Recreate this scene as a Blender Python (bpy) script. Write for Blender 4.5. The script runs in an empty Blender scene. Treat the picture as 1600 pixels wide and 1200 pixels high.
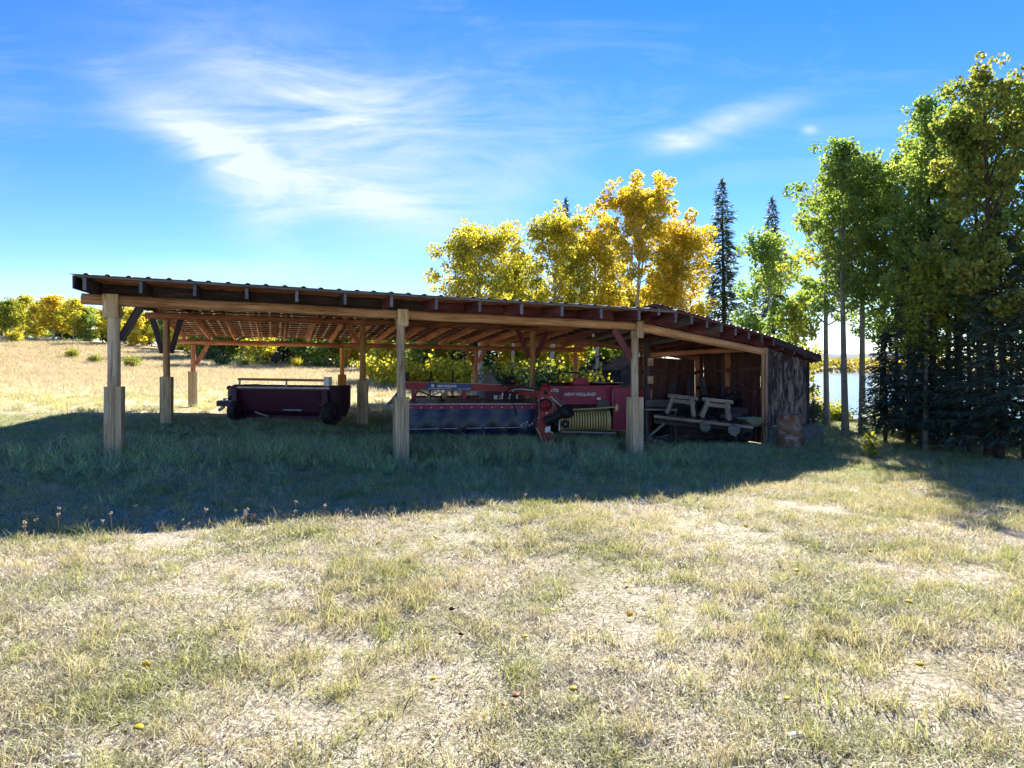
import bpy, math, random
import numpy as np
from mathutils import Vector, Matrix
R = math.radians
scene = bpy.context.scene
COL = scene.collection

# ------------------------------------------------------------------ camera, sky, sun, exposure
F = 1100.0                                   # focal length in pixels of a 1600 px wide frame
cam_d = bpy.data.cameras.new('camera'); cam = bpy.data.objects.new('camera', cam_d); COL.objects.link(cam)
cam.location = (0, 0, 1.6); cam.rotation_euler = (R(90), 0, 0)
cam_d.sensor_width = 36; cam_d.lens = 36*F/1600; cam_d.shift_y = -27/1600
cam_d.clip_start = 0.1; cam_d.clip_end = 9000
scene.camera = cam
SUN = Vector((0.42, 1.8, 1.0)).normalized()  # towards the sun
sun_el = math.asin(SUN.z); sun_az = math.atan2(SUN.x, SUN.y)
sd = bpy.data.lights.new('sun', 'SUN'); sd.energy = 5.0; sd.angle = R(0.53); sd.color = (1.0, 0.94, 0.84)
so = bpy.data.objects.new('sun', sd); COL.objects.link(so); so.rotation_euler = SUN.to_track_quat('Z', 'Y').to_euler()
so.location = (20, 60, 60)

def world():
    w = bpy.data.worlds.new('World'); scene.world = w; w.use_nodes = True
    nt = w.node_tree; N = nt.nodes; L = nt.links; N.clear()
    out = N.new('ShaderNodeOutputWorld'); bg = N.new('ShaderNodeBackground'); bg.inputs['Strength'].default_value = 0.072
    sky = N.new('ShaderNodeTexSky'); sky.sky_type = 'NISHITA'; sky.sun_disc = False
    sky.sun_elevation = sun_el; sky.sun_rotation = sun_az; sky.altitude = 900
    sky.air_density = 1.0; sky.dust_density = 0.0; sky.ozone_density = 3.0
    hs = N.new('ShaderNodeHueSaturation'); hs.inputs['Saturation'].default_value = 1.33; hs.inputs['Hue'].default_value = 0.513; hs.inputs['Value'].default_value = 0.80
    L.new(sky.outputs[0], hs.inputs['Color'])
    tc = N.new('ShaderNodeTexCoord'); sp = N.new('ShaderNodeSeparateXYZ'); L.new(tc.outputs['Generated'], sp.inputs[0])
    def m(op, a, b=None, clamp=False):
        n = N.new('ShaderNodeMath'); n.operation = op; n.use_clamp = clamp
        for i, v in enumerate((a, b)):
            if v is None: continue
            if hasattr(v, 'is_linked'): L.new(v, n.inputs[i])
            else: n.inputs[i].default_value = v
        return n.outputs[0]
    y = m('MAXIMUM', sp.outputs[1], 0.08)
    u = m('DIVIDE', sp.outputs[0], y); v = m('DIVIDE', sp.outputs[2], y)
    uv = N.new('ShaderNodeCombineXYZ'); L.new(u, uv.inputs[0]); L.new(v, uv.inputs[1])
    def noise(ang, sx, sy, scale, detail, dist, rough=0.6, off=0):
        mp = N.new('ShaderNodeMapping'); mp.inputs['Rotation'].default_value = (0, 0, ang); mp.inputs['Scale'].default_value = (sx, sy, 1)
        mp.inputs['Location'].default_value = (off, off*.7, off)
        L.new(uv.outputs[0], mp.inputs[0])
        n = N.new('ShaderNodeTexNoise'); n.inputs['Scale'].default_value = scale; n.inputs['Detail'].default_value = detail
        n.inputs['Distortion'].default_value = dist; n.inputs['Roughness'].default_value = rough
        L.new(mp.outputs[0], n.inputs['Vector']); return n.outputs['Fac']
    def blob(px, py, ang, rx, ry, hard=1.0):                # soft ellipse of cirrus in direction space
        cu = (px-800)/F; cv = (573-py)/F; c, s = math.cos(ang), math.sin(ang)
        du = m('SUBTRACT', u, cu); dv = m('SUBTRACT', v, cv)
        a = m('ADD', m('MULTIPLY', du, c/rx), m('MULTIPLY', dv, s/rx))
        b = m('ADD', m('MULTIPLY', du, -s/ry), m('MULTIPLY', dv, c/ry))
        q = m('ADD', m('MULTIPLY', a, a), m('MULTIPLY', b, b))
        return m('POWER', 2.718, m('MULTIPLY', q, -hard))
    fib = noise(R(28), 2.2, 9, 1.6, 9, 0.7, 0.62)
    fib2 = noise(R(-35), 1.6, 7, 2.4, 9, 0.9, 0.6, 3.3)
    big = noise(0, 1, 1, 3.0, 3, 0.2, 0.5, 1.7)
    w1 = m('ADD', m('ADD', m('MULTIPLY', blob(345, 225, R(-28), .15, .030), .8), m('MULTIPLY', blob(540, 298, R(-19), .19, .026), .8)), m('MULTIPLY', blob(520, 215, R(-24), .22, .10), 0.95))
    w1 = m('ADD', w1, m('MULTIPLY', blob(385, 285, R(-50), .09, .045), 0.7))
    w2 = m('ADD', m('MULTIPLY', blob(1130, 195, R(17), .10, .018), 0.65), m('MULTIPLY', blob(1055, 222, R(5), .035, .014), 0.8))
    w2 = m('ADD', w2, m('MULTIPLY', blob(1265, 203, 0, .010, .006), .5))
    w3 = m('ADD', m('MULTIPLY', blob(300, 432, R(2), .30, .022), 0.40), m('MULTIPLY', blob(620, 130, R(-10), .5, .12), 0.12))
    sh = m('ADD', m('MULTIPLY', fib, 0.9), m('MULTIPLY', fib2, 0.5))
    sh = m('MULTIPLY', m('SUBTRACT', sh, 0.42), 2.6, True)
    cl = m('MULTIPLY', m('ADD', m('ADD', w1, w2), w3), sh)
    thin = m('MULTIPLY', m('SUBTRACT', m('MULTIPLY', big, fib), 0.27), 1.2, True)
    up = m('MULTIPLY', m('SUBTRACT', sp.outputs[2], 0.05), 4.0, True)
    cl = m('ADD', cl, m('MULTIPLY', thin, up), True)
    cl = m('MULTIPLY', cl, 0.86, True)
    mx = N.new('ShaderNodeMixRGB'); tint = N.new('ShaderNodeMixRGB'); tint.blend_type = 'MULTIPLY'; tint.inputs[0].default_value = 1.0; tint.inputs[2].default_value = (0.97, 0.92, 0.95, 1); L.new(hs.outputs[0], tint.inputs[1]); L.new(cl, mx.inputs[0]); L.new(tint.outputs[0], mx.inputs[1]); mx.inputs[2].default_value = (3.5, 3.8, 4.2, 1)
    L.new(mx.outputs[0], bg.inputs['Color']); L.new(bg.outputs[0], out.inputs[0])
world()
vs = scene.view_settings; vs.view_transform = 'Standard'; vs.look = 'None'; vs.exposure = 2.0; vs.gamma = 1.0; vs.use_curve_mapping = False
scene.cycles.adaptive_threshold = 0.02; scene.cycles.max_bounces = 5; scene.cycles.diffuse_bounces = 3; scene.cycles.glossy_bounces = 2; scene.cycles.transmission_bounces = 2; scene.cycles.caustics_reflective = False; scene.cycles.caustics_refractive = False

# ------------------------------------------------------------------ helpers
rnd = random.Random(7)
def V3(*a): return Vector(a)
def at(px, d, z=0.0): return Vector(((px-800)/F*d, d, z))
def sm(a, b, x):
    t = np.clip((np.asarray(x, float)-a)/(b-a), 0, 1); return t*t*(3-2*t)
def ground_z(X, Y):
    X = np.asarray(X, float); Y = np.asarray(Y, float)
    z = -0.15 + sm(7, 13, Y)*(1-sm(40, 70, Y))*(np.clip(0.15-0.036*(X+7.256), -0.25, 0.45))
    z = z + sm(18, 120, Y)*(1.5 + 5.2*sm(-15, -85, X))
    z = z + 0.03*np.sin(X*0.9+1.3)*np.cos(Y*0.7) + 0.02*np.sin(X*2.1+Y*1.7)
    z = z - 0.13*np.exp(-((X+2.3)/2.6)**2-((Y-13.6)/3.0)**2)
    q = np.minimum(0.95*(X-10.5)-0.33*(Y-28), Y-25.5)
    z = z*(1-sm(0, 14, q)) + (-5.5)*sm(0, 14, q)
    far = sm(612, 660, Y)*sm(0, 14, q)
    z = z + far*(8.5+0.012*np.maximum(Y-660, 0))
    return z
def gz(x, y): return float(ground_z(x, y))

class MB:
    def __init__(s): s.v = []; s.f = []; s.g = []; s.sm = []
    def add(s, vs, fs, gc=None, smooth=False):
        o = len(s.v); s.v += [tuple(v) for v in vs]; s.f += [tuple(i+o for i in f) for f in fs]; s.sm += [smooth]*len(fs)
        s.g += [tuple(x) for x in (gc if gc is not None else vs)]
        return s
    def beam(s, p, q, w, h, up=(0, 0, 1), cut=0.0):
        p = Vector(p); q = Vector(q); a = q-p; l = a.length; a.normalize(); up = Vector(up)
        b = a.cross(up)
        if b.length < 1e-4: b = a.cross(Vector((1, 0, 0)))
        b.normalize(); c = b.cross(a); vs = []; gc = []; r = rnd.random()*40
        for t, k in ((p, 0), (q, l)):
            for i, j in ((-1, -1), (1, -1), (1, 1), (-1, 1)):
                vs.append(t+b*(i*w/2)+c*(j*h/2)); gc.append((k+r, i*w/2+r, j*h/2+r))
        return s.add(vs, [(0, 1, 2, 3), (7, 6, 5, 4), (0, 4, 5, 1), (1, 5, 6, 2), (2, 6, 7, 3), (3, 7, 4, 0)], gc)
    def box(s, x0, x1, y0, y1, z0, z1):
        vs = [(x, y, z) for x in (x0, x1) for y in (y0, y1) for z in (z0, z1)]
        r = rnd.random()*30
        return s.add(vs, [(0, 1, 3, 2), (4, 6, 7, 5), (0, 4, 5, 1), (2, 3, 7, 6), (0, 2, 6, 4), (1, 5, 7, 3)], [(v[0]+r, v[1]+r, v[2]+r) for v in vs])
    def tube(s, pts, rad, n=8, caps=True, wob=0.0):
        pts = [Vector(p) for p in pts]
        if not isinstance(rad, (list, tuple)): rad = [rad]*len(pts)
        vs = []; gc = []; r0 = rnd.random()*40; L_ = 0; ref = None
        for i, p in enumerate(pts):
            t = (pts[min(i+1, len(pts)-1)]-pts[max(i-1, 0)]).normalized()
            if i: L_ += (p-pts[i-1]).length
            if ref is None:
                ref = t.cross(Vector((0, 0, 1)))
                if ref.length < .1: ref = t.cross(Vector((1, 0, 0)))
            b = (ref - t*ref.dot(t)).normalized(); ref = b; c = t.cross(b)
            for k in range(n):
                a = 2*math.pi*k/n; rr = rad[i]*(1+wob*(rnd.random()-.5))
                vs.append(p+(b*math.cos(a)+c*math.sin(a))*rr); gc.append((L_+r0, math.cos(a)*rad[i]+r0, math.sin(a)*rad[i]+r0))
        fs = [(i*n+k, i*n+(k+1) % n, (i+1)*n+(k+1) % n, (i+1)*n+k) for i in range(len(pts)-1) for k in range(n)]
        s.add(vs, fs, gc, True)
        if caps:
            o = len(s.v)-len(vs)
            for idx, rev in ((0, True), (len(pts)-1, False)):
                ring = [vs[idx*n+k] for k in range(n)]; g = [(gc[idx*n+k][1], gc[idx*n+k][2], r0) for k in range(n)]
                s.add(ring, [tuple(range(n))[::-1] if rev else tuple(range(n))], g, False)
        return s
    def lathe(s, prof, c=(0, 0, 0), axis=(0, 0, 1), n=20, smooth=True):
        c = Vector(c); ax = Vector(axis).normalized(); b = ax.orthogonal().normalized(); d = ax.cross(b); vs = []
        for r, h in prof:
            for k in range(n):
                a = 2*math.pi*k/n; vs.append(c+ax*h+(b*math.cos(a)+d*math.sin(a))*r)
        fs = [(i*n+k, i*n+(k+1) % n, (i+1)*n+(k+1) % n, (i+1)*n+k) for i in range(len(prof)-1) for k in range(n)]
        return s.add(vs, fs, None, smooth)
    def prism(s, poly, ext):                              # polygon (list of 3-vectors) extruded by ext
        ext = Vector(ext); n = len(poly); vs = [Vector(p) for p in poly]+[Vector(p)+ext for p in poly]
        return s.add(vs, [tuple(range(n))[::-1], tuple(range(n, 2*n))]+[(i, (i+1) % n, n+(i+1) % n, n+i) for i in range(n)])
    def mesh(s, name, off=(0, 0, 0)):
        me = bpy.data.meshes.new(name); ox, oy, oz = off
        me.from_pydata([(x-ox, y-oy, z-oz) for x, y, z in s.v], [], s.f)
        at_ = me.attributes.new('gc', 'FLOAT_VECTOR', 'POINT'); at_.data.foreach_set('vector', np.array(s.g, dtype=np.float32).ravel())
        me.polygons.foreach_set('use_smooth', s.sm); me.update(); return me
ROOT = {}
def link(o): COL.objects.link(o); return o
def tag(o, label, cat, group=None):
    o['label'] = label; o['category'] = cat
    if group: o['group'] = group
    return o
def thing(name, label, cat, loc=(0, 0, 0), rotz=0, group=None):
    o = link(bpy.data.objects.new(name, None)); o.empty_display_size = 0.2; o.location = loc; o.rotation_euler = (0, 0, rotz)
    ROOT[o.name] = tuple(loc); return tag(o, label, cat, group)
def part(name, mb, mat, parent, local=False, me=None, kind=None):
    off = (0, 0, 0) if local else ROOT.get(parent.name, (0, 0, 0))
    me = me or mb.mesh(name, off)
    if mat and not me.materials: me.materials.append(mat)
    o = link(bpy.data.objects.new(name, me)); o.parent = parent
    ROOT[o.name] = off
    if kind: o['kind'] = kind
    return o
def solo(name, mb, mat, label, cat, group=None, loc=(0, 0, 0)):
    me = mb.mesh(name, loc); me.materials.append(mat); o = link(bpy.data.objects.new(name, me)); o.location = loc
    return tag(o, label, cat, group)
def setting(name, me, mat, kind='structure'):
    me.materials.append(mat); o = link(bpy.data.objects.new(name, me)); o['kind'] = kind; return o
ORD = ['first', 'second', 'third', 'fourth', 'fifth', 'sixth', 'seventh', 'eighth', 'ninth', 'tenth', 'eleventh', 'twelfth', 'thirteenth', 'fourteenth', 'fifteenth', 'sixteenth', 'seventeenth', 'eighteenth', 'nineteenth', 'twentieth', 'twenty-first', 'twenty-second', 'twenty-third', 'twenty-fourth', 'twenty-fifth', 'twenty-sixth', 'twenty-seventh', 'twenty-eighth']

# ------------------------------------------------------------------ materials
class Mat:
    def __init__(s, name, rough=0.8, spec=0.3):
        s.m = bpy.data.materials.new(name); s.m.use_nodes = True; s.nt = s.m.node_tree; s.N = s.nt.nodes; s.L = s.nt.links
        s.b = s.N['Principled BSDF']; s.b.inputs['Roughness'].default_value = rough; s.b.inputs['Specular IOR Level'].default_value = spec
    def n(s, t, **kw):
        x = s.N.new(t)
        for k, v in kw.items(): setattr(x, k, v)
        return x
    def put(s, sock, v):
        if hasattr(v, 'is_linked'): s.L.new(v, sock)
        elif v is not None: sock.default_value = v
    def noise(s, vec, scale, detail=4, rough=0.6, dist=0.0, map_=None, out='Fac'):
        if map_:
            mp = s.n('ShaderNodeMapping'); mp.inputs['Scale'].default_value = map_; s.L.new(vec, mp.inputs[0]); vec = mp.outputs[0]
        x = s.n('ShaderNodeTexNoise'); s.L.new(vec, x.inputs['Vector'])
        x.inputs['Scale'].default_value = scale; x.inputs['Detail'].default_value = detail; x.inputs['Roughness'].default_value = rough; x.inputs['Distortion'].default_value = dist
        return x.outputs[out]
    def ramp(s, fac, stops, interp='LINEAR'):
        x = s.n('ShaderNodeValToRGB'); x.color_ramp.interpolation = interp; e = x.color_ramp.elements
        while len(e) > 1: e.remove(e[-1])
        e[0].position = stops[0][0]; e[0].color = (*stops[0][1], 1)
        for p, c in stops[1:]:
            k = e.new(p); k.color = (*c, 1)
        s.L.new(fac, x.inputs[0]); return x.outputs[0]
    def fr(s, fac, a, b):                                # remap a..b to 0..1
        x = s.n('ShaderNodeMapRange'); s.L.new(fac, x.inputs[0]); x.inputs[1].default_value = a; x.inputs[2].default_value = b; return x.outputs[0]
    def mix(s, fac, a, b, mode='MIX'):
        x = s.n('ShaderNodeMixRGB', blend_type=mode); s.put(x.inputs[0], fac)
        for i, c in ((1, a), (2, b)):
            if isinstance(c, tuple): x.inputs[i].default_value = (*c, 1) if len(c) == 3 else c
            else: s.L.new(c, x.inputs[i])
        return x.outputs[0]
    def math(s, op, a, b=0.0):
        x = s.n('ShaderNodeMath', operation=op); s.put(x.inputs[0], a); s.put(x.inputs[1], b); return x.outputs[0]
    def gc(s):
        x = s.n('ShaderNodeAttribute'); x.attribute_name = 'gc'; return x.outputs['Vector']
    def pos(s): return s.n('ShaderNodeNewGeometry').outputs['Position']
    def objrand(s): return s.n('ShaderNodeObjectInfo').outputs['Random']
    def island(s): return s.n('ShaderNodeNewGeometry').outputs['Random Per Island']
    def col(s, c): s.put(s.b.inputs['Base Color'], c); return s
    def bump(s, h, strength=0.4, dist=0.02):
        x = s.n('ShaderNodeBump'); x.inputs['Strength'].default_value = strength; x.inputs['Distance'].default_value = dist
        s.L.new(h, x.inputs['Height']); s.L.new(x.outputs[0], s.b.inputs['Normal']); return s
def hsv_vary(M, c, fac, lo, hi):
    x = M.n('ShaderNodeHueSaturation'); M.put(x.inputs['Value'], M.math('ADD', M.math('MULTIPLY', fac, hi-lo), lo)); M.L.new(c, x.inputs['Color']); return x.outputs[0]
def wood(name, dark, mid, light, crack=(0.03, 0.022, 0.018), rough=0.85, vary=(0.75, 1.2), knots=True):
    M = Mat(name, rough, 0.2); g = M.gc()
    a = M.noise(g, 3.0, 6, 0.7, 0.9, (0.45, 11, 11)); b = M.noise(g, 1.2, 4, 0.6, 0.3, (0.7, 3, 3))
    c = M.ramp(M.math('ADD', M.math('MULTIPLY', a, 0.7), M.math('MULTIPLY', b, 0.35)), [(0.38, dark), (0.52, mid), (0.64, light)])
    cr = M.fr(M.noise(g, 5.0, 3, 0.5, 0.4, (0.25, 18, 18)), 0.70, 0.76)
    c = M.mix(M.math('MULTIPLY', cr, 0.8), c, crack)
    if knots:
        vo = M.n('ShaderNodeTexVoronoi'); mp = M.n('ShaderNodeMapping'); mp.inputs['Scale'].default_value = (1.7, 5, 5); M.L.new(g, mp.inputs[0]); M.L.new(mp.outputs[0], vo.inputs['Vector']); vo.inputs['Scale'].default_value = 1.3
        c = M.mix(M.math('MULTIPLY', M.math('SUBTRACT', 1.0, M.fr(vo.outputs['Distance'], 0.04, 0.11)), 0.75), c, tuple(x*0.35 for x in dark))
    c = hsv_vary(M, c, M.objrand(), *vary)
    M.col(c).bump(a, 0.35, 0.012); return M.m
def paint(name, col, rough=0.45, dirt=0.35, dcol=(0.10, 0.07, 0.05), spec=0.4):
    M = Mat(name, rough, spec); tc = M.n('ShaderNodeTexCoord').outputs['Object']
    d = M.fr(M.noise(tc, 2.2, 8, 0.7, 0.5), 0.45, 0.75); f = M.fr(M.noise(tc, 14, 5, 0.7), 0.55, 0.8)
    c = M.mix(M.math('MULTIPLY', d, dirt), col, dcol); c = M.mix(M.math('MULTIPLY', f, dirt*0.7), c, tuple(min(1, x*1.6+.05) for x in dcol))
    M.col(c); M.put(M.b.inputs['Roughness'], M.math('ADD', M.math('MULTIPLY', d, 0.3), rough)); return M.m
def leafmat(name, stops, trans=0.58, nscale=0.5, nmix=0.5):
    M = Mat(name, 0.6, 0.25); f = M.math('ADD', M.math('MULTIPLY', M.island(), 1-nmix), M.math('MULTIPLY', M.fr(M.noise(M.pos(), nscale, 3, 0.5), 0.3, 0.7), nmix))
    c = M.ramp(f, stops); c = hsv_vary(M, c, M.math('FRACT', M.math('MULTIPLY', M.island(), 17.3)), 0.65, 1.25)
    M.col(c); tr = M.n('ShaderNodeBsdfTranslucent'); ms = M.n('ShaderNodeMixShader'); ms.inputs[0].default_value = trans
    M.L.new(M.mix(1.0, c, (1.35, 1.25, 0.7), 'MULTIPLY'), tr.inputs['Color'])
    M.L.new(M.b.outputs[0], ms.inputs[1]); M.L.new(tr.outputs[0], ms.inputs[2]); M.L.new(ms.outputs[0], M.N['Material Output'].inputs[0]); return M.m
def barkmat(name, base, dark, sc=(3, 3, 14), lo=.55, hi=.68):
    M = Mat(name, 0.9, 0.1); p = M.pos(); a = M.fr(M.noise(p, 1.0, 6, 0.65, 0.4, sc), lo, hi); b = M.noise(p, 3, 5)
    M.col(M.mix(a, M.mix(b, tuple(x*0.7 for x in base), base), dark)).bump(b, 0.5, 0.02); return M.m
def flat(name, c, rough=0.7, metal=0.0):
    M = Mat(name, rough); tc = M.n('ShaderNodeTexCoord').outputs['Object']
    M.col(M.mix(M.fr(M.noise(tc, 7, 6, 0.7), 0.35, 0.75), tuple(x*0.6 for x in c), tuple(min(1, x*1.15) for x in c))); M.b.inputs['Metallic'].default_value = metal; return M.m

m_post = wood('weathered_post', (0.15, 0.105, 0.065), (0.45, 0.34, 0.22), (0.70, 0.57, 0.41))
m_board = wood('weathered_board', (0.18, 0.11, 0.06), (0.50, 0.36, 0.21), (0.72, 0.56, 0.37))
m_log = wood('peeled_log', (0.18, 0.075, 0.033), (0.52, 0.27, 0.13), (0.72, 0.45, 0.25))
m_red = wood('red_brown_lumber', (0.18, 0.055, 0.032), (0.42, 0.16, 0.09), (0.58, 0.29, 0.17))  # red-brown partly imitates the red flare cast on the inner timbers
m_dark = wood('dark_lumber', (0.022, 0.018, 0.022), (0.055, 0.042, 0.048), (0.11, 0.09, 0.095))  # on the front rafters this dark also stands in for eave shade
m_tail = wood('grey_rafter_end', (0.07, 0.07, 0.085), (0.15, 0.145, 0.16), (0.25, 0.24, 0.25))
m_purp = wood('maroon_board', (0.075, 0.022, 0.03), (0.16, 0.05, 0.06), (0.24, 0.09, 0.09))  # maroon imitates the purple flare cast over the right-hand timbers
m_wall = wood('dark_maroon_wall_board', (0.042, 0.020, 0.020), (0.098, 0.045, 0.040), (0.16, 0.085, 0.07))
m_trestle = wood('brown_grey_lumber', (0.09, 0.07, 0.055), (0.21, 0.165, 0.12), (0.34, 0.28, 0.21))
m_orange = wood('sunlit_orange_wood', (0.25, 0.10, 0.03), (0.48, 0.22, 0.07), (0.60, 0.32, 0.12))  # sun glow on one rear post, put into its wood colour
m_grey = wood('grey_lumber', (0.07, 0.062, 0.062), (0.16, 0.14, 0.13), (0.27, 0.24, 0.21))
m_redpaint = paint('red_machine_paint', (0.30, 0.012, 0.022), 0.4, 0.3)
m_crimson = paint('crimson_baler_paint', (0.30, 0.010, 0.055), 0.42, 0.22, (0.12, 0.03, 0.05))
m_maroon = paint('faded_maroon_paint', (0.055, 0.008, 0.03), 0.5, 0.5, (0.03, 0.02, 0.03))
m_black = paint('black_rubber', (0.012, 0.012, 0.014), 0.6, 0.3, (0.05, 0.045, 0.04))
m_blue = paint('blue_decal', (0.015, 0.035, 0.26), 0.35, 0.15)
m_navy = paint('navy_trailer_paint', (0.012, 0.018, 0.06), 0.5, 0.4)
m_white = paint('white_paint', (0.75, 0.74, 0.72), 0.5, 0.15)
m_cream = paint('cream_guard_paint', (0.78, 0.58, 0.22), 0.5, 0.35, (0.2, 0.12, 0.06))
m_steel = flat('worn_steel', (0.30, 0.29, 0.30), 0.4, 0.7)
m_orangep = flat('orange_plastic', (0.75, 0.20, 0.03), 0.5)
m_tub = paint('pale_green_tub', (0.36, 0.35, 0.20), 0.5, 0.4)
m_tarp = flat('grey_tarp', (0.34, 0.36, 0.40), 0.6)
def curtain_mat():
    M = Mat('dark_blue_vinyl', 0.33, 0.5); tc = M.n('ShaderNodeTexCoord').outputs['Object']; a = M.noise(tc, 1.2, 5, 0.6, 1.0, (0.6, 1, 1.5))
    M.col(M.ramp(a, [(0.35, (0.006, 0.007, 0.02)), (0.6, (0.012, 0.022, 0.07)), (0.75, (0.03, 0.05, 0.11))])).bump(a, 0.4, 0.05); return M.m
m_curtain = curtain_mat()
def tin_mat():
    M = Mat('galvanised_roof_tin', 0.42, 0.5); g = M.pos(); a = M.noise(g, 1.5, 6, 0.7); M.b.inputs['Metallic'].default_value = 0.75
    M.col(M.ramp(a, [(0.3, (0.16, 0.09, 0.06)), (0.42, (0.36, 0.33, 0.32)), (0.7, (0.50, 0.50, 0.52))])); return M.m
m_tin = tin_mat()
def peel_mat():                                          # dark siding with its pale facing peeled off in vertical streaks
    M = Mat('peeling_dark_siding', 0.85, 0.15); p = M.pos(); o = M.objrand()
    a = M.noise(p, 2.2, 9, 0.72, 0.8, (3.4, 3.4, 0.9)); b = M.noise(p, 0.8, 3, 0.5, 0.3); c = M.noise(p, 9, 4, 0.6, 0.2, (3, 3, 0.25))
    base = M.ramp(c, [(0.3, (0.018, 0.016, 0.024)), (0.5, (0.05, 0.035, 0.038)), (0.7, (0.10, 0.065, 0.055))])
    pale = M.ramp(c, [(0.3, (0.20, 0.14, 0.11)), (0.7, (0.38, 0.32, 0.27))])
    k = M.fr(M.math('ADD', M.math('MULTIPLY', a, 0.75), M.math('MULTIPLY', b, 0.35)), 0.525, 0.62)
    M.col(hsv_vary(M, M.mix(k, base, pale), o, 0.8, 1.2)).bump(a, 0.5, 0.02); return M.m
m_peel = peel_mat()
def rust_mat():
    M = Mat('rusty_drum', 0.8, 0.2); tc = M.n('ShaderNodeTexCoord').outputs['Object']; a = M.noise(tc, 3, 8, 0.7, 0.6); b = M.fr(M.noise(tc, 4.5, 6, 0.7, 0.5, (1, 1, 1.4)), 0.50, 0.62)
    M.col(M.mix(b, M.ramp(a, [(0.3, (0.09, 0.04, 0.025)), (0.5, (0.22, 0.11, 0.065)), (0.7, (0.30, 0.20, 0.15))]), (0.33, 0.28, 0.25))).bump(a, 0.4, 0.01); return M.m
m_rust = rust_mat()
m_conc = flat('mossy_concrete', (0.24, 0.23, 0.22), 0.9)
m_rock = flat('pale_rock', (0.60, 0.58, 0.55), 0.85)

YEL = [(0.0, (0.20, 0.28, 0.05)), (0.35, (0.38, 0.40, 0.06)), (0.65, (0.54, 0.48, 0.06)), (1.0, (0.62, 0.48, 0.05))]
GOLD = [(0.0, (0.34, 0.34, 0.05)), (0.4, (0.52, 0.44, 0.05)), (0.8, (0.62, 0.45, 0.045)), (1.0, (0.62, 0.37, 0.04))]
YGR = [(0.0, (0.13, 0.21, 0.045)), (0.5, (0.28, 0.33, 0.055)), (1.0, (0.50, 0.43, 0.06))]
GRN = [(0.0, (0.11, 0.20, 0.06)), (0.5, (0.19, 0.30, 0.08)), (1.0, (0.34, 0.38, 0.09))]
DKG = [(0.0, (0.05, 0.09, 0.05)), (0.5, (0.08, 0.14, 0.065)), (1.0, (0.13, 0.18, 0.07))]
OLV = [(0.0, (0.13, 0.20, 0.055)), (0.5, (0.23, 0.28, 0.07)), (0.85, (0.36, 0.32, 0.07)), (1.0, (0.42, 0.28, 0.07))]
SPR = [(0.0, (0.04, 0.075, 0.062)), (0.5, (0.07, 0.115, 0.09)), (1.0, (0.12, 0.165, 0.11))]
ml = {'yellow': leafmat('leaf_yellow', YEL), 'gold': leafmat('leaf_gold', GOLD), 'yellow_green': leafmat('leaf_yellow_green', YGR), 'green': leafmat('leaf_green', GRN),
      'fresh': leafmat('leaf_fresh_green', [(0.0, (0.12, 0.22, 0.07)), (0.5, (0.22, 0.34, 0.10)), (0.9, (0.36, 0.42, 0.11)), (1.0, (0.46, 0.40, 0.08))]), 'dark': leafmat('leaf_dark_green', DKG, 0.3), 'olive': leafmat('leaf_olive', OLV), 'spruce': leafmat('spruce_needles', SPR, 0.3)}
m_bark = barkmat('aspen_bark_grey', (0.26, 0.24, 0.20), (0.05, 0.045, 0.04))
m_white_bark = barkmat('aspen_bark_white', (0.46, 0.43, 0.37), (0.06, 0.05, 0.045))
m_dbark = barkmat('spruce_bark', (0.09, 0.065, 0.05), (0.03, 0.022, 0.018))

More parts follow.
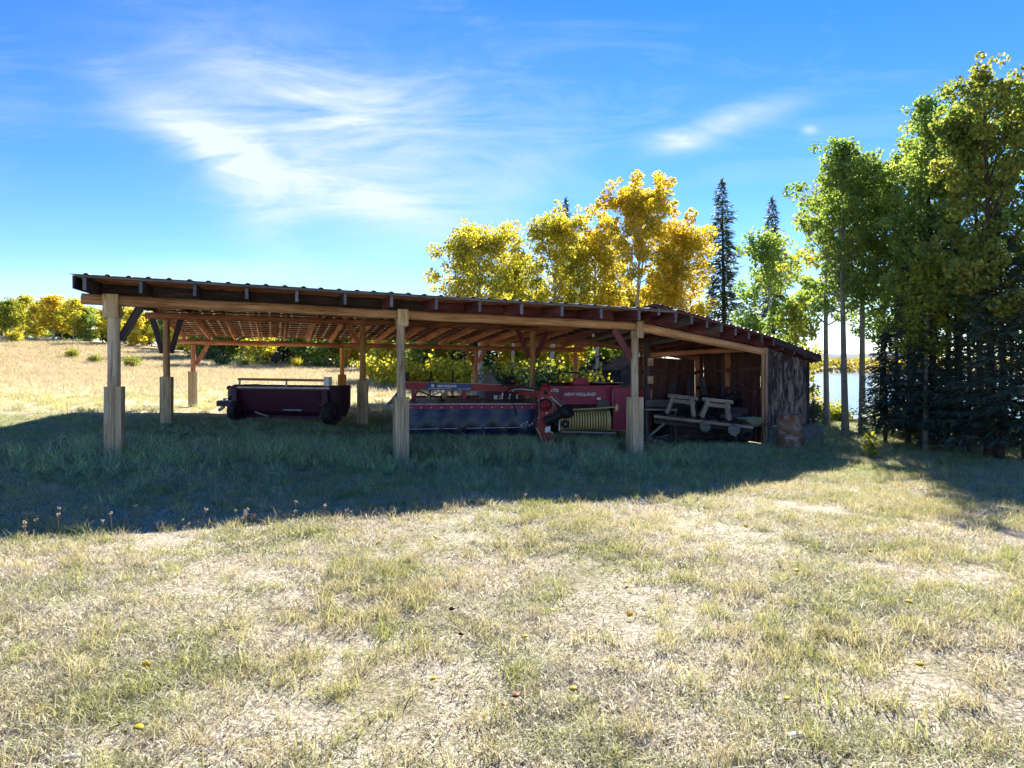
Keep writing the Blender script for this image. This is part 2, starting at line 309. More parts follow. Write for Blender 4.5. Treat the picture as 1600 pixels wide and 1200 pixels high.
# ------------------------------------------------------------------ ground, lake, far shore
def grid_axis(neg, pos, fine, n1, n2):
    a = np.linspace(0, 1, n1); b = np.linspace(0, 1, n2)
    return np.unique(np.concatenate([-(np.sinh(a*4.2)/math.sinh(4.2))*neg, (np.sinh(b*4.2)/math.sinh(4.2))*pos]))
def ground():
    xs = grid_axis(1500, 1500, 1, 130, 130); ys = np.concatenate([np.linspace(-25, -0.3, 25), np.sinh(np.linspace(0, 1, 210)*4.6)/math.sinh(4.6)*2400])
    X, Y = np.meshgrid(xs, ys); Z = ground_z(X, Y); nx, ny = len(xs), len(ys)
    co = np.stack([X, Y, Z], -1).reshape(-1, 3); i = np.arange(nx*ny).reshape(ny, nx)
    q = np.stack([i[:-1, :-1], i[:-1, 1:], i[1:, 1:], i[1:, :-1]], -1).reshape(-1, 4)
    me = bpy.data.meshes.new('ground'); fast_mesh(me, co, q); me.polygons.foreach_set('use_smooth', np.ones(len(q), bool))
    M = Mat('dry_meadow_soil', 0.95, 0.1); p = M.pos()
    big = M.noise(p, 0.22, 4, 0.55, 0.4); mid = M.noise(p, 1.4, 5, 0.65, 0.5); fine = M.noise(p, 34, 6, 0.75, 0.3); spk = M.noise(p, 95, 3, 0.7)
    straw = M.ramp(fine, [(0.32, (0.13, 0.10, 0.065)), (0.46, (0.42, 0.35, 0.24)), (0.56, (0.66, 0.60, 0.48)), (0.70, (0.80, 0.76, 0.68))])
    grn = M.ramp(fine, [(0.3, (0.06, 0.065, 0.02)), (0.55, (0.20, 0.19, 0.06)), (0.75, (0.38, 0.34, 0.15))])
    c = M.mix(M.fr(M.math('ADD', M.math('MULTIPLY', big, 0.5), M.math('MULTIPLY', mid, 0.5)), 0.48, 0.62), straw, grn)
    c = M.mix(M.math('MULTIPLY', M.fr(spk, 0.56, 0.66), 0.55), c, (0.07, 0.055, 0.035))
    sx = M.n('ShaderNodeSeparateXYZ'); M.L.new(p, sx.inputs[0])
    fieldc = M.ramp(M.noise(p, 0.35, 6, 0.7, 0.3, (0.35, 1.4, 1)), [(0.3, (0.40, 0.29, 0.18)), (0.45, (0.54, 0.40, 0.26)), (0.58, (0.62, 0.50, 0.33)), (0.72, (0.66, 0.57, 0.40))])
    nearf = M.ramp(M.noise(p, 0.5, 6, 0.7, 0.3, (0.4, 1.2, 1)), [(0.35, (0.36, 0.33, 0.14)), (0.5, (0.56, 0.50, 0.28)), (0.65, (0.72, 0.67, 0.50))])
    fieldc = M.mix(M.fr(M.math('ADD', sx.outputs[1], M.math('MULTIPLY', M.noise(p, .15, 3), 24)), 44, 66), nearf, fieldc)
    fieldc = M.mix(M.math('MULTIPLY', M.fr(M.noise(p, 6, 4, 0.7), 0.5, 0.7), 0.4), fieldc, (0.34, 0.25, 0.15))
    c = M.mix(M.fr(sx.outputs[1], 17, 30), c, fieldc)
    # greener turf along and under the shed, its colour lifted to brighten the shade
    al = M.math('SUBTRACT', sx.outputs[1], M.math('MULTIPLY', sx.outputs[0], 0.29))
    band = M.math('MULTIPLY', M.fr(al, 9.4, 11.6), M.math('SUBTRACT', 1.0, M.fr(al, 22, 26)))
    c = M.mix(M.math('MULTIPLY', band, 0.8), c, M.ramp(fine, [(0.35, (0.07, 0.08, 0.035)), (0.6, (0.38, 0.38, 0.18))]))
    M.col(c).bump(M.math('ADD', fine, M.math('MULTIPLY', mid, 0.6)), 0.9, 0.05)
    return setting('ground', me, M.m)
def fast_mesh(me, co, faces):
    co = np.ascontiguousarray(co, np.float32); faces = np.asarray(faces, np.int32); nf, k = faces.shape
    me.vertices.add(len(co)); me.vertices.foreach_set('co', co.ravel())
    me.loops.add(nf*k); me.loops.foreach_set('vertex_index', faces.ravel())
    me.polygons.add(nf); me.polygons.foreach_set('loop_start', np.arange(0, nf*k, k, dtype=np.int32)); me.update(calc_edges=True)
ground()
def lake():
    mb = MB().add([(2, 24, -4), (900, 24, -4), (900, 700, -4), (2, 700, -4)], [(0, 1, 2, 3)])
    M = Mat('lake_water', 0.16, 0.5); M.b.inputs['IOR'].default_value = 1.33; p = M.pos()
    M.col((0.05, 0.08, 0.10, 1)).bump(M.noise(p, 0.9, 4, 0.6, 0, (0.7, 1.6, 1)), 0.5, 0.25)
    return setting('lake', mb.mesh('lake'), M.m)
lake()
def hills():
    mb = MB(); n = 90; rr = random.Random(3); xs = [-900+i*3300/n for i in range(n+1)]
    hs = [34+22*math.sin(i*0.13+1)+10*math.sin(i*0.41)+5*rr.random() for i in range(n+1)]
    vs = []
    for x, h in zip(xs, hs): vs += [(x, 2300, -6), (x, 2500, h*.7), (x, 2700, h+6), (x, 3100, -6)]
    mb.add(vs, [(i*4+j, i*4+4+j, i*4+5+j, i*4+1+j) for i in range(n) for j in range(3)], None, True)
    M = Mat('distant_forest_hill', 0.95, 0.05); M.col(M.ramp(M.noise(M.pos(), 0.02, 6, 0.7), [(0.3, (0.07, 0.10, 0.13)), (0.7, (0.14, 0.17, 0.18))]))  # blue of the distance haze is put into the forest colour
    setting('hills', mb.mesh('hills'), M.m)
hills()

# ------------------------------------------------------------------ the open pole shed
PL = Vector((-7.256, 12.85)); U = Vector((10.0, 2.9)); W = Vector((-4.2, 12.45))
uu = Vector((U.x, U.y, 0)).normalized(); ww = Vector((W.x, W.y, 0)).normalized()
def S(s, t, z=0.0):
    p = PL+U*s+W*t; return Vector((p.x, p.y, z))
def beam_z(s, t):                                          # height of the log tops, ridge over the middle row
    a = 2.91-0.31*s; b = 3.07-0.15*s; c = 2.585-0.135*s
    return a+(b-a)*t/0.5 if t <= 0.5 else b+(c-b)*(t-0.5)/0.5
shed = thing('open_shed', 'long open pole shed with log posts and low tin roof shading the machinery', 'shed', tuple(S(0.5, 0.5, -0.2)))
RAF = 0.21; PUR = 0.04
def post(s, t, r, mat=m_post, skirt=1.26, skw=0.135, hidden=0.25):
    p = S(s, t); g = gz(p.x, p.y); zt = beam_z(s, t)-0.2
    pts = [(p.x+rnd.uniform(-.008, .008), p.y+rnd.uniform(-.008, .008), g-hidden+(zt-g+hidden)*k/6) for k in range(7)]
    po = part('post', MB().tube(pts, [r*(1.06-0.10*k/6) for k in range(7)], 14, wob=0.03), mat, shed)
    if skirt:
        for ax, ay, wd in ((0, -1, 1), (1, 0, 0), (0, 1, 1), (-1, 0, 0)):
            nrm = uu*ax+ww*ay; tan = uu if wd else ww
            cuts = (-0.5, 0.08, 0.5) if wd else (-0.5, 0.5)
            half = skw if wd else skw-0.031
            for i in range(len(cuts)-1):
                a, b = cuts[i]*2*half, cuts[i+1]*2*half; c = p+nrm*skw+tan*((a+b)/2); top = g+skirt*(1+rnd.uniform(-.006, .006))
                dep = 0.036+rnd.uniform(0, .006)
                part('skirt_board', MB().beam((c.x, c.y, g-0.1), (c.x+rnd.uniform(-.004, .004), c.y, top), (b-a)-0.005, dep, nrm), mat if mat is m_orange else m_board, po)
    return po
def brace(p, q, mat=m_dark, w=0.14): part('brace', MB().beam(p, q, w, 0.05, ww if abs((Vector(q)-Vector(p)).dot(uu)) > .2 else uu), mat, shed)
for ti, t in enumerate((0, 0.5, 1.0)):
    for si, s in enumerate((0, 0.5, 1.0)):
        rr = (0.108, 0.085, 0.085)[si] if t == 0 else 0.088
        if t == 1.0 and si == 1: post(s, t, rr, m_orange)
        else: post(s, t, rr, m_post if t == 0 else (m_log if ti == 1 else m_red))
    segs = [(-0.05, 0.51), (0.505, 1.02)] if t == 0 else [(-0.05, 0.51), (0.505, 1.02), (1.015, 1.45)]
    for a, b in segs:
        n = 9; pts = []; rad = []
        for k in range(n):
            s = a+(b-a)*k/(n-1); r = 0.098-0.010*k/n+(0.004 if t == 0 else -0.006); p = S(s, t, beam_z(s, t)-0.098+rnd.uniform(-.008, .008)); pts.append(p); rad.append(r)
        part('beam', MB().tube(pts, rad, 14, wob=0.04), m_log if t == 0 else m_red, shed)
# gusset boards over the joints of the front row
for s, dx, w_, h_ in ((0, -0.04, 0.25, 0.40), (0.5, 0.02, 0.21, 0.31), (1.0, 0.06, 0.16, 0.34)):
    zt = beam_z(s, 0)
    for k in (-1, 1):
        p = S(s, 0)+uu*dx+ww*(0.128*k)
        part('gusset_board', MB().beam((p.x, p.y, zt-h_-0.02), (p.x, p.y, zt+0.004), w_, 0.045, ww), m_board, shed)
    p = S(s, 0)+uu*(dx+w_/2+0.002)
    part('gusset_board', MB().beam((p.x, p.y, zt-h_), (p.x, p.y, zt-0.02), 0.20, 0.03, uu), m_log, shed)
def knee(s, t, side, drop=0.75, out=0.55, mat=m_dark, w=0.14, off=0.0):
    z = beam_z(s, t); p = S(s, t)+uu*(side*0.10)+ww*off; q = S(s, t)+uu*(side*out)+ww*off
    brace((p.x, p.y, z-0.2-drop), (q.x, q.y, z-0.17), mat, w)
knee(0, 0, 1, .62, .45); knee(1.0, 0, -1, .62, .5, m_purp)
knee(0, 0.5, 1, .9, .35); knee(0, 0.5, -1, .9, .35)
knee(1.0, 0.5, 1, .85, .5, m_purp); knee(1.0, 0.5, -1, .85, .5, m_purp); knee(.5, .5, -1, .5, .4, m_red)
knee(1.0, 1, 1, .5, .4, m_red); knee(0.5, 1, 1, .5, .4, m_orange); knee(0, 1, 1, .7, .5, m_red); knee(1.0, 1, -1, .5, .4, m_red)
# rafters of both slopes, strapping and tin sheets
T0, T1 = -0.072, 1.062
def rz(s, t): return beam_z(s, t)
SR = [-0.028+i*(1.04+0.028)/13 for i in range(14)]
for i, s in enumerate(SR):
    for a, b in ((T0, 0.5), (0.5, T1)):
        za, zb = rz(s, a)+RAF/2, rz(s, b)+RAF/2; sh = 0.026 if a < 0.3 else -0.026
        p, q = S(s, a, za)+uu*sh, S(s, b+(0.008 if a < .3 else 0), zb)+uu*sh
        part('rafter', MB().beam(p, q, 0.045, RAF), m_red if a > .3 else (m_dark if i < 6 else m_purp), shed)  # front rafters coloured darker for eave shade, maroon ones for the flare tint
    p = S(s, T0, rz(s, T0)+RAF/2-0.01)+uu*0.026
    part('rafter_end', MB().beam(p-ww*0.03, p-ww*0.001, 0.052, RAF-0.015), m_tail, shed)  # paler cap: the light on the rafter end is put into its colour
for i in range(len(SR)-1):                                 # blocking boards between the rafters over the front log
    a, b = SR[i], SR[i+1]; p = S(a, 0.012)+uu*0.055; q = S(b, 0.012)
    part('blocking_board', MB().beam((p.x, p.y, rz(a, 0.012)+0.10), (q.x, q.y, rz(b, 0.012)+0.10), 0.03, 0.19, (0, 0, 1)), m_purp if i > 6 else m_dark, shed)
for k in range(28):
    t = T0+0.004+(T1-T0-0.008)*k/27; s0, s1 = -0.038, 1.045
    if abs(t-0.5) < 0.006: continue
    part('purlin', MB().beam(S(s0, t, rz(s0, t)+RAF+PUR/2+.001), S(s1, t, rz(s1, t)+RAF+PUR/2+.001), 0.12, PUR), m_red if 0 < k else m_tail, shed)
p0, p1 = S(-0.084, T0, 0), S(-0.084, 0.5, 0)
def tin(sa, sb, ta, tb, zf, parent, posf, ribs=3, lift=0.0):
    mb = MB(); prof = []                                   # (fraction, height)
    for r in range(ribs):
        x0 = r/ribs; prof += [(x0+.02/ribs, 0), (x0+.62/ribs, 0), (x0+.72/ribs, 0.024), (x0+.84/ribs, 0.024), (x0+.94/ribs, 0)]
    prof = [(0, 0)]+prof[1:]+[(1.0, 0)]
    for thick in (0.0, -0.003):
        vs = []
        for t in (ta, tb):
            for f, h in prof:
                s = sa+(sb-sa)*f; q = posf(s, t); vs.append((q.x, q.y, zf(s, t)+h+lift+thick))
        n = len(prof); mb.add(vs, [(j, j+1, n+j+1, n+j) if thick == 0 else (j, n+j, n+j+1, j+1) for j in range(n-1)])
    n = len(prof); o = 2*n
    mb.f += [(j, o+j, o+j+1, j+1) for j in range(n-1)]+[(n+j, n+j+1, o+n+j+1, o+n+j) for j in range(n-1)]; mb.sm += [False]*(2*n-2)
    return part('roof_sheet', mb, m_tin, parent)
NS = 12
for i in range(NS):
    sa = -0.046+i*(1.05+0.046)/NS; sb = -0.046+(i+1.02)*(1.05+0.046)/NS
    for ta, tb in ((T0-0.007, 0.497), (0.503, T1+0.006)):
        tin(sa, sb, ta, tb, lambda s, t: rz(s, t)+RAF+PUR+0.006, shed, lambda s, t: S(s, t), lift=0.004*(i % 2)+rnd.uniform(0, .002))
part('ridge_cap', MB().beam(S(-0.048, 0.5, rz(-.048, .5)+RAF+PUR+0.044), S(1.455, 0.5, rz(1.455, .5)+RAF+PUR+0.044), 0.28, 0.012), m_tin, shed)
part('barge_board', MB().beam(S(-0.040, T0, rz(-.04, T0)+RAF/2+.02)-uu*.02, S(-0.040, 0.5, rz(-.04, .5)+RAF/2+.02)-uu*.02, 0.03, 0.22), m_dark, shed)

# the rear half of the roof runs on behind the lean-to
TX = 0.345
for i in range(5):
    s = 1.10+i*0.086
    for a, b in ((TX, 0.5), (0.5, T1)):
        sh = 0.026 if a < 0.45 else -0.026
        part('rafter', MB().beam(S(s, a, rz(s, a)+RAF/2)+uu*sh, S(s, b+(0.008 if a < .45 else 0), rz(s, b)+RAF/2)+uu*sh, 0.045, RAF), m_red, shed)
for k in range(17):
    t = TX+.006+(T1-TX-0.012)*k/16
    if abs(t-0.5) < 0.008: continue
    part('purlin', MB().beam(S(1.047, t, rz(1.047, t)+RAF+PUR/2+.001), S(1.455, t, rz(1.455, t)+RAF+PUR/2+.001), 0.12, PUR), m_red, shed)
for i in range(4):
    sa = 1.052+i*0.0975
    for ta, tb in ((TX-.01, 0.497), (0.503, T1+0.006)):
        tin(sa, sa+0.0975*1.02, ta, tb, lambda s, t: rz(s, t)+RAF+PUR+0.006, shed, lambda s, t: S(s, t), lift=0.004*(i % 2)+rnd.uniform(0, .002))
for t in (.5, 1.0): post(1.41, t, .088, m_log if t < .9 else m_red)

# ------------------------------------------------------------------ the old closed-in lean-to at the right end
A = Vector((2.90, 15.76)); B = Vector((6.46, 18.0)); C = Vector((7.85, 18.72))
lean = thing('lean_to', 'low lean-to with dark peeling board wall at the right end of the open shed', 'shed', (5.4, 18.5, -0.3))
dab = (B-A); dbc = (C-B)
def front(k): return A+dab*k if k <= 1 else B+dbc*(k-1)
def fz(k): return 2.60-0.50*k if k <= 1 else 2.10-0.36*(k-1)
vv = Vector((ww.x, ww.y))
def tap(k, w): return w*(1-.6*max(0, min(k, 1.25))) if w < 0 else w
def Lp(k, w, z=0.0):
    w = tap(k, w); p = front(k)+vv*w; return Vector((p.x, p.y, z))
def lz(k, w):
    w = tap(k, w); return fz(k)-0.085*w*(1-0.35*min(k, 1.4))
LW0, LW1 = -0.85, 4.2  # roof lengthened past the back wall to keep sun off the grass
pts = [Lp(k/8*1.0-0.02, 0, fz(k/8)-0.11) for k in range(9)]
part('beam', MB().tube(pts, [0.105-0.015*k/8 for k in range(9)], 14, wob=0.04), m_log, lean)
part('beam', MB().tube([V3(3.62, 19.4, 1.90), V3(5.0, 18.8, 2.0), Lp(.99, .02, 2.06)], [.075, .07, .065], 12, wob=.04), m_red, lean)
part('beam', MB().tube([Lp(k/6*1.95, 3.05, lz(k/6*1.95, 3.05)-0.09) for k in range(7)], 0.07, 10, wob=.04), m_red, lean)
kk = [-0.02+i*1.02/8 for i in range(9)]+[1.0+i*1.1/4 for i in range(1, 5)]
for i, k in enumerate(kk):
    p, q = Lp(k, LW0, lz(k, LW0)+0.09), Lp(k, LW1, lz(k, LW1)+0.09)
    part('rafter', MB().beam(p, q, 0.045, 0.17), m_grey if i in (1, 2, 4) else m_purp, lean)  # the paler grey rafters imitate strips of light under the roof
    part('rafter_end', MB().beam(p-ww*0.028, p-ww*0.001, 0.05, 0.155), m_tail, lean)  # grey cap again colours the end as if lit
    if i < 8:
        a, b = Lp(k, 0.02), Lp(kk[i+1], 0.02)
        part('blocking_board', MB().beam((a.x, a.y, lz(k, 0)+0.09), (b.x, b.y, lz(kk[i+1], 0)+0.09), 0.03, 0.165), m_purp, lean)
for i in range(12):
    w = LW0+0.05+(LW1-LW0-0.1)*i/11
    for a, b in ((-0.06, 1.0), (1.0, 2.14)):
        part('purlin', MB().beam(Lp(a, w, lz(a, w)+0.199), Lp(b, w, lz(b, w)+0.199), 0.10, 0.04), m_purp, lean)
for i in range(5):
    ka = -0.06+i*1.06/5; tin(ka, ka+1.06/5*1.03, LW0-.06, LW1, lambda k, w: lz(k, w)+0.226, lean, lambda k, w: Lp(k, w), lift=.003*(i % 2))
for i in range(2):
    ka = 1.0+i*.59; tin(ka, ka+.59*1.02, LW0-.06, LW1, lambda k, w: lz(k, w)+0.226, lean, lambda k, w: Lp(k, w), ribs=2, lift=.003*(i % 2))
p, q = Lp(1.0, LW0-.05, lz(1.0, LW0)+.13), Lp(2.17, LW0-.05, lz(2.17, LW0)+.13)
part('fascia_board', MB().beam(p, q, 0.03, 0.16), m_dark, lean)
p, q = Lp(2.185, LW0-.05, lz(2.185, LW0)+.15), Lp(2.185, LW1, lz(2.185, LW1)+.15)
part('fascia_board', MB().beam(p, q, 0.03, 0.15), m_dark, lean)
# corner posts
for (k, w, r, m) in ((1.0, 0.0, .085, m_log), (1.95, 0.08, .07, m_dark), (1.0, 3.0, .08, m_red), (1.95, 3.0, .08, m_dark), (1.0, 1.55, .09, m_red), (.50, 3.0, .07, m_red)):
    p = Lp(k, w); g = gz(p.x, p.y); part('post', MB().tube([(p.x, p.y, g-.2), (p.x, p.y, (g+2)/2), (p.x, p.y, lz(k, w)-.02)], r, 10, wob=.05), m, lean)
# front wall of vertical boards right of the opening
wall = part('wall', MB().beam(Lp(1.05, .055, 1.0), Lp(1.90, .055, 1.0), 0.02, 0.12), m_dark, lean)
nb = 8; L_ = dbc.length
for i in range(nb):
    k = 1.0+0.045+(i+.5)*0.955/nb*1.0; p = Lp(k, -0.035-rnd.uniform(0, .012)); top = lz(k, 0)+.0
    part('wall_board', MB().beam((p.x, p.y, 0.06+rnd.uniform(-.02, .02)), (p.x, p.y, top), L_*0.955/nb-0.006, 0.022, ww), m_peel, wall)
p = Lp(1.0, -0.16); part('corner_board', MB().beam((p.x, p.y, -0.2), (p.x, p.y, fz(1)-.05), 0.11, 0.03, ww), m_tail, wall)
p = Lp(1.985, -0.19); part('corner_board', MB().beam((p.x, p.y, 0.0), (p.x, p.y, fz(2)-.02), 0.08, 0.03, ww), m_dark, wall)
# end and back walls of the open bay, boards with gaps
ew = part('wall', MB().beam(Lp(1.0, .1, 1.55)-uu*.06, Lp(1.0, 2.95, 1.45)-uu*.06, 0.05, 0.09), m_wall, lean)
for i in range(17):
    w = 0.12+i*0.17; p = Lp(1.0, w)+uu*.035; g = gz(p.x, p.y); tp = lz(1, w)-.02-(0.10 if i in (3, 9) else 0)
    if i in (2, 8):
        part('wall_board', MB().beam((p.x, p.y, g), (p.x, p.y, 1.62), 0.155, 0.022, uu), m_wall, ew)
        part('wall_board', MB().beam((p.x, p.y, 1.80), (p.x, p.y, tp), 0.155, 0.022, uu), m_wall, ew)
    else: part('wall_board', MB().beam((p.x, p.y, g), (p.x+rnd.uniform(-.01, .01), p.y, tp), 0.163-rnd.uniform(0, .012), 0.022, uu), m_wall, ew)
part('rail', MB().beam(Lp(1.0, .1, 1.02)-uu*.06, Lp(1.0, 2.95, .98)-uu*.06, 0.05, 0.09), m_wall, ew)
bw = part('wall', MB().beam(Lp(.46, 2.97, 1.46), Lp(.98, 2.97, 1.42), 0.05, 0.09), m_wall, lean)
nb = 13
for i in range(nb):
    k = 0.44+(i+.5)*0.54/nb; p = Lp(k, 3.08); g = gz(p.x, p.y)
    part('wall_board', MB().beam((p.x, p.y, g), (p.x, p.y, 1.93-.13*k+rnd.uniform(-.02, .02)), dab.length*.54/nb-rnd.uniform(.002, .014), 0.022, ww), m_wall, bw)
# a small flood lamp under the eave corner
fl = part('flood_lamp', MB().lathe([(0.0, 0), (.035, 0), (.05, .05), (.065, .10), (.06, .10), (0, .07)], Lp(1.10, -.6, 1.98), (0.2, -.5, -.7), 12), m_steel, lean)
# concrete sill
solo('concrete_footing', MB().prism([Lp(1.12, -2.0, -.45), Lp(2.05, -2.1, -.45), Lp(2.1, .1, -.45), Lp(1.02, .1, -.45)], (0, 0, .52)), m_conc, 'weathered concrete footing block under the peeling lean-to wall beside the drum', 'footing')

# ------------------------------------------------------------------ text
def text_part(txt, size, loc, rot, mat, parent, width=None, shear=0.0):
    c = bpy.data.curves.new('lettering', 'FONT'); c.body = txt; c.size = size; c.extrude = 0.002; c.align_x = 'LEFT'; c.align_y = 'CENTER'; c.shear = shear; c.offset = 0.004
    tmp = bpy.data.objects.new('lettering', c); COL.objects.link(tmp); bpy.context.view_layer.update()
    me = bpy.data.meshes.new_from_object(tmp.evaluated_get(bpy.context.evaluated_depsgraph_get())); COL.objects.unlink(tmp); bpy.data.objects.remove(tmp)
    co = np.zeros(len(me.vertices)*3, np.float32); me.vertices.foreach_get('co', co); co = co.reshape(-1, 3)
    if width: co[:, 0] *= width/(co[:, 0].max()-co[:, 0].min())
    me.vertices.foreach_set('co', co.ravel()); me.materials.clear(); me.materials.append(mat)
    o = link(bpy.data.objects.new('lettering', me)); o.parent = parent; o.location = loc; o.rotation_euler = rot; ROOT[o.name] = (0, 0, 0); return o
FACE = (R(90), 0, 0)

# ------------------------------------------------------------------ machinery
def wheel(parent, c, r, w, axis=(1, 0, 0), tyre=m_black, rim=m_redpaint):
    c = Vector(c); h = w/2
    wh = part('wheel', MB().lathe([(r*.55, -h*.7), (r*.70, -h*.95), (r*.92, -h), (r, -h*.6), (r, h*.6), (r*.92, h), (r*.70, h*.95), (r*.55, h*.7)], c, axis, 24), tyre, parent, True)
    part('rim', MB().lathe([(0, -h*.5), (r*.2, -h*.55), (r*.22, -h*.3), (r*.56, -h*.45), (r*.56, h*.45), (r*.22, h*.3), (r*.2, h*.55), (0, h*.5)], c, axis, 20), rim, wh, True)
    return wh
def build_drill():
    g = gz(-6.4, 20.6)
    t = thing('farm_implement', 'dark maroon long hopper implement on two black wheels under left half of shed', 'implement', (-6.45, 20.6, g), R(-20))
    hw = 1.62; P = lambda b: part
    pro = [(-.42, 1.06), (-.42, .96), (-.24, .34), (-.05, .20), (.25, .22), (.46, .50), (.5, 1.06), (.46, 1.06), (.42, .54), (.2, .27), (-.03, .25), (-.2, .38), (-.38, .97), (-.38, 1.06)]
    part('hopper', MB().prism([(-hw, y, z) for y, z in pro], (2*hw, 0, 0)), m_maroon, t, True)
    for x in (-hw-.045, hw+.005):
        part('end_panel', MB().prism([(x, -.46, 1.10), (x, -.46, .92), (x, -.27, .28), (x, .27, .18), (x, .52, .50), (x, .54, 1.10)][::-1], (.04, 0, 0)), m_maroon, t, True)
    part('lid', MB().box(-hw, hw, -.05, .47, 1.062, 1.085), m_maroon, t, True)
    part('trim_strip', MB().box(-hw+.02, hw-.02, -.445, -.421, 1.0, 1.05), m_steel, t, True)
    part('top_rail', MB().tube([(-hw-.05, -.3, 1.26), (0, -.3, 1.25), (hw-.15, -.3, 1.24)], .036, 8), m_log, t, True)
    for x in (-hw, .05, hw-.2): part('rail_bracket', MB().beam((x, -.3, 1.06), (x, -.3, 1.235), .04, .04), m_steel, t, True)
    part('control_box', MB().box(hw-.25, hw-.08, -.38, -.22, 1.09, 1.34), m_white, t, True)
    # mid frame, braces and dial
    part('frame_bar', MB().box(-hw-.1, hw+.1, -.08, .02, .12, .20), m_maroon, t, True)
    part('warning_strip', MB().beam((-.1, -.262, .38), (.55, -.262, .38), .004, .035), m_tarp, t, True)
    part('dial', MB().lathe([(0, -.02), (.10, -.02), (.12, 0), (.12, .03)], (hw-.35, -.345, .66), (0, -1, -.3), 18), m_grey, t, True)
    part('brace_bar', MB().beam((hw-.45, -.30, .15), (hw-.2, -.42, .55), .035, .035), m_steel, t, True)
    part('brace_bar', MB().beam((-hw+.55, -.28, .3), (-hw+.95, -.20, .18), .03, .03), m_steel, t, True)
    for x in (-hw-.02, hw-.12):
        part('side_leg', MB().box(x-.09, x+.09, -.52, -.30, .22, .95), m_maroon, t, True)
    wheel(t, (-hw-.03, -.35, .33), .34, .26, rim=m_maroon); wheel(t, (hw-.02, -.35, .33), .34, .26, rim=m_maroon)
    # hitch end on the left
    part('drive_housing', MB().lathe([(0, 0), (.15, 0), (.18, .05), (.18, .25), (.12, .38), (0, .40)], (-hw-.05, -.15, .92), (-1, 0, 0), 16), m_maroon, t, True)
    part('step_plate', MB().box(-hw-.82, -hw-.05, -.35, .25, .44, .60), m_maroon, t, True)
    part('step_tread', MB().box(-hw-.80, -hw-.07, -.33, .23, .603, .62), m_steel, t, True)
    part('crank_post', MB().tube([(-hw-.55, -.1, .62), (-hw-.55, -.1, .95)], .05, 8), m_black, t, True)
    part('crank_knob', MB().lathe([(0, 0), (.08, 0), (.09, .05), (.05, .10), (0, .11)], (-hw-.55, -.1, .95), (0, 0, 1), 10), m_black, t, True)
    for k in range(3): part('hose', MB().tube([(-hw-.1, -.2, .80-.05*k), (-hw-.3, -.28, .90-.06*k), (-hw-.5, -.2, .68), (-hw-.78, -.1, .66-.02*k)], .014, 6), m_black if k else m_white, t, True)
    part('hitch_pole', MB().beam((-hw-.8, -.05, .42), (-hw-1.0, -.05, .30), .06, .08), m_steel, t, True)
build_drill()

